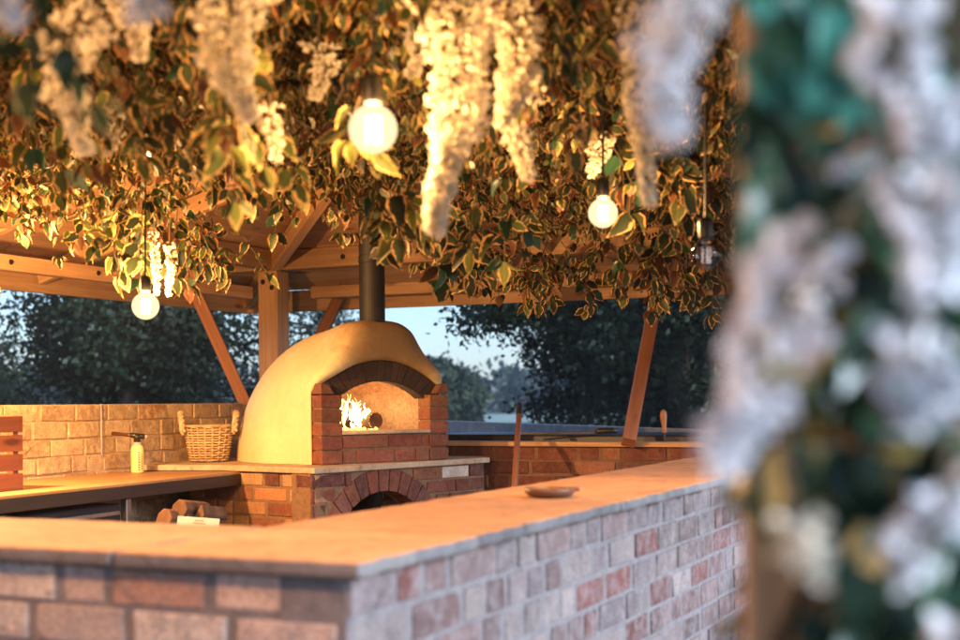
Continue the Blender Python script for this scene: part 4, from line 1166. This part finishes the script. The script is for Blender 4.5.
def tree(name, label, x, y, h, r, n, seed, mats=('tree_leaf', 'tree_leaf2'), lsz=.14, low=.04, cone=False, group='trees beyond the pavilion', limbs=()):
    rng = np.random.default_rng(seed); t = thing(name, label, 'tree', Vector((x, y, 0)), group); mb = MB()
    base = Vector((x, y, -.05)); top = Vector((x + rng.normal(0, .2), y, h * .92))
    pts = [base.lerp(top, f) + Vector((rng.normal(0, .06), rng.normal(0, .06), 0)) * (f > 0) for f in (0, .25, .5, .75, 1)]
    mb.tube(pts, [h * .028, h * .022, h * .015, h * .009, .02], 9)
    mb.build('trunk', M['bark'], t, smooth=True)
    nodes = []; mb = MB(); nb_ = int(34 + h * 3)
    for k in range(nb_):
        f = low + (1 - low) * (k + rng.random()) / nb_; o = base.lerp(top, f); a = rng.uniform(0, 6.28)
        rad_ = r * ((1 - f) * .95 + .06 if cone else math.sqrt(max(.05, 1 - ((f - .42) / .62) ** 2))) * rng.uniform(.7, 1.15)
        e = o + Vector((math.cos(a) * rad_, math.sin(a) * rad_, rng.uniform(-.25, .3) * rad_ * (-.6 if cone else 1)))
        mid = o.lerp(e, .5) + Vector((0, 0, -.05 * rad_)); mb.tube([o, mid, e], [h * .006, h * .004, .008], 5)
        for f2 in (.4, .62, .82, 1.0): nodes.append((np.array(o.lerp(e, f2)), .16 + .2 * r * .5 * (1.15 - f2 * .4)))
    for (ex, ey, ezz) in limbs:
        o = base.lerp(top, .45); e = Vector((ex, ey, ezz)); mb.tube([o, o.lerp(e, .5) + Vector((0, 0, .3)), e], [h * .012, h * .006, .01], 6)
        for f2 in (.55, .68, .8, .9, 1.0): nodes.append((np.array(o.lerp(e, f2)) + np.array([0, 0, .3 * (1 - f2)]), .24))
    mb.build('branch', M['bark'], t)
    P = []; D = []; N = []; S = []; Q = []; MI = []
    per = max(4, int(n * 3.4) // len(nodes))
    for c, sp in nodes:
        tone = rng.random(); mm = int(rng.random() < .5)
        for j in range(per):
            o = rng.normal(0, sp, 3) * (1, 1, .7); P.append(c + o); D.append(o + rng.normal(0, .3, 3) + (0, 0, -.15)); nn_ = (c - np.array([x, y, h * .45])) * (1, 1, .8); N.append(nn_ / (np.linalg.norm(nn_) + .01) + o * .5 + rng.normal(0, .22, 3)); S.append(lsz * rng.uniform(.6, 1.25)); Q.append(min(1, max(0, tone * .75 + rng.random() * .15))); MI.append(mm)
    scatter('crown', ST, P, D, N, S, Q, MI, [M[mats[0]], M[mats[1]]], t)
    return t
TR = [('broadleaf_tree', 'dark full tree behind the left end of the brick wall', -6.5, 25, 7.5, 1.7, 12000, False),
      ('broadleaf_tree', 'dark tree behind the lowest bulb', -6.9, 27, 8.0, 1.65, 11000, False),
      ('broadleaf_tree', 'tree with sky gaps behind the left strut', -4.9, 31, 7.6, 1.9, 1500, False),
      ('broadleaf_tree', 'thin tree behind the square back post', -4.6, 38, 4.6, 1.7, 900, False),
      ('broadleaf_tree', 'low bushy tree under the patch of sky at the left edge', -12.6, 33, 3.0, 1.5, 3000, False)]
for k, (nm, lab, x, y, h, r, n, cn) in enumerate(TR): tree(nm, lab, x, y, h, r, n, 40 + k, cone=cn)
tree('broadleaf_tree', 'big dark tree right of the sky gap with an overhanging branch', 3.35, 22, 8.5, 2.25, 20000, 60, limbs=[(.5, 21, 2.62), (.1, 20.5, 2.75), (.9, 21, 2.95), (-.05, 21, 2.5)], lsz=.13)
tree('broadleaf_tree', 'lower dense tree filling in behind the big dark one', 3.0, 27.5, 5.2, 1.9, 12000, 66)
tree('broadleaf_tree', 'dark tree behind the right strut', 4.9, 25, 8.5, 2.5, 9000, 61)
tree('broadleaf_tree', 'dark tree behind the near flowered post', 8.6, 26, 8.5, 2.6, 7000, 62)
tree('conifer', 'small round topped tree just right of the oven arch', -2.6, 68, 3.35, 1.25, 2600, 63, lsz=.4, low=.02)
tree('conifer', 'smaller tree between the oven arch and the far wood', -.95, 74, 3.0, 1.0, 2200, 64, lsz=.4, low=.02)
# far wood: one mass
rng = np.random.default_rng(77); P = []; D = []; N = []; S = []; Q = []
for k in range(260):
    x = rng.uniform(-110, 110); y = rng.uniform(150, 215); h = rng.uniform(4.6, 7.0) * y / 190; r = h * .42
    for j in range(70):
        o = rng.normal(0, 1, 3); o /= np.linalg.norm(o); o *= rng.random() ** .4
        P.append(np.array([x, y, h * .52]) + o * (r, r, h * .5)); D.append(o + rng.normal(0, .3, 3)); N.append(rng.normal(0, .6, 3) + (0, 0, .8)); S.append(rng.uniform(.9, 1.6)); Q.append(rng.random())
fw = scatter('wood', ST, P, D, N, S, Q, [0] * len(P), [M['tree_leaf2']])
tag(fw, 'far bluish wood along the edge of the pale field', 'wood', kind='stuff')

# ================================================================== HAZE, SKY, SUN
HAZE = 0.0007
if HAZE:
    hz = NT('thin_evening_haze')
    pvn = hz.n('ShaderNodeVolumePrincipled', {'Color': (.72, .82, 1.0, 1), 'Density': HAZE, 'Anisotropy': .2}); hz.t.links.new(pvn.outputs[0], hz.out.inputs['Volume'])
    mb = MB(); mb.box(Vector((-260, -60, -1.2)), Vector((1, 0, 0)), Vector((0, 1, 0)), UP, 520, 340, 13); ho = mb.build('haze', hz.mat); tag(ho, kind='stuff')

wd = bpy.data.worlds.new('World'); scene.world = wd; wd.use_nodes = True
nt = wd.node_tree; nt.nodes.clear()
sky = nt.nodes.new('ShaderNodeTexSky'); sky.sky_type = 'NISHITA'; sky.sun_disc = False
SUN_EL, SUN_AZ = rad(22.0), rad(118)
sky.sun_elevation = SUN_EL; sky.sun_rotation = SUN_AZ; sky.air_density = 1.0; sky.dust_density = .6; sky.ozone_density = 2.5
bg = nt.nodes.new('ShaderNodeBackground'); bg.inputs['Strength'].default_value = .078
tn = nt.nodes.new('ShaderNodeMix'); tn.data_type = 'RGBA'; tn.blend_type = 'MULTIPLY'; tn.inputs[0].default_value = 1.0; tn.inputs[7].default_value = (.84, .95, 1.2, 1)
nt.links.new(sky.outputs[0], tn.inputs[6]); out = nt.nodes.new('ShaderNodeOutputWorld'); nt.links.new(tn.outputs[2], bg.inputs[0]); nt.links.new(bg.outputs[0], out.inputs[0])
sl = bpy.data.lights.new('afterglow_sun', 'SUN'); sl.energy = 3.2; sl.angle = rad(28); sl.color = (.73, .85, 1.0)
so = bpy.data.objects.new('afterglow_sun', sl); COL.objects.link(so)
sd = Vector((math.sin(SUN_AZ) * math.cos(SUN_EL), math.cos(SUN_AZ) * math.cos(SUN_EL), math.sin(SUN_EL)))
so.rotation_euler = sd.to_track_quat('Z', 'Y').to_euler()

# ================================================================== CAMERA
cam = bpy.data.cameras.new('camera'); co = bpy.data.objects.new('camera', cam); COL.objects.link(co); scene.camera = co
cam.sensor_width = 36; cam.lens = F_PX / 960 * 36; cam.shift_y = (HOR - 320) / 960.0
mw = Matrix(((CR.x, CU.x, 0, 0), (CR.y, CU.y, -1, 0), (CR.z, CU.z, 0, EYE), (0, 0, 0, 1)))
co.matrix_world = mw
cam.clip_start = .02; cam.clip_end = 3000
cam.dof.use_dof = True; cam.dof.focus_distance = 6.3; cam.dof.aperture_fstop = 3.0; cam.dof.aperture_blades = 9
scene.view_settings.view_transform = 'Standard'; scene.view_settings.look = 'None'; scene.view_settings.gamma = 1; scene.view_settings.use_curve_mapping = False
scene.view_settings.exposure = 1.4
scene.cycles.use_denoising = True
scene.cycles.max_bounces = 6; scene.cycles.transparent_max_bounces = 12; scene.cycles.volume_bounces = 0
scene.cycles.sample_clamp_indirect = 4.0
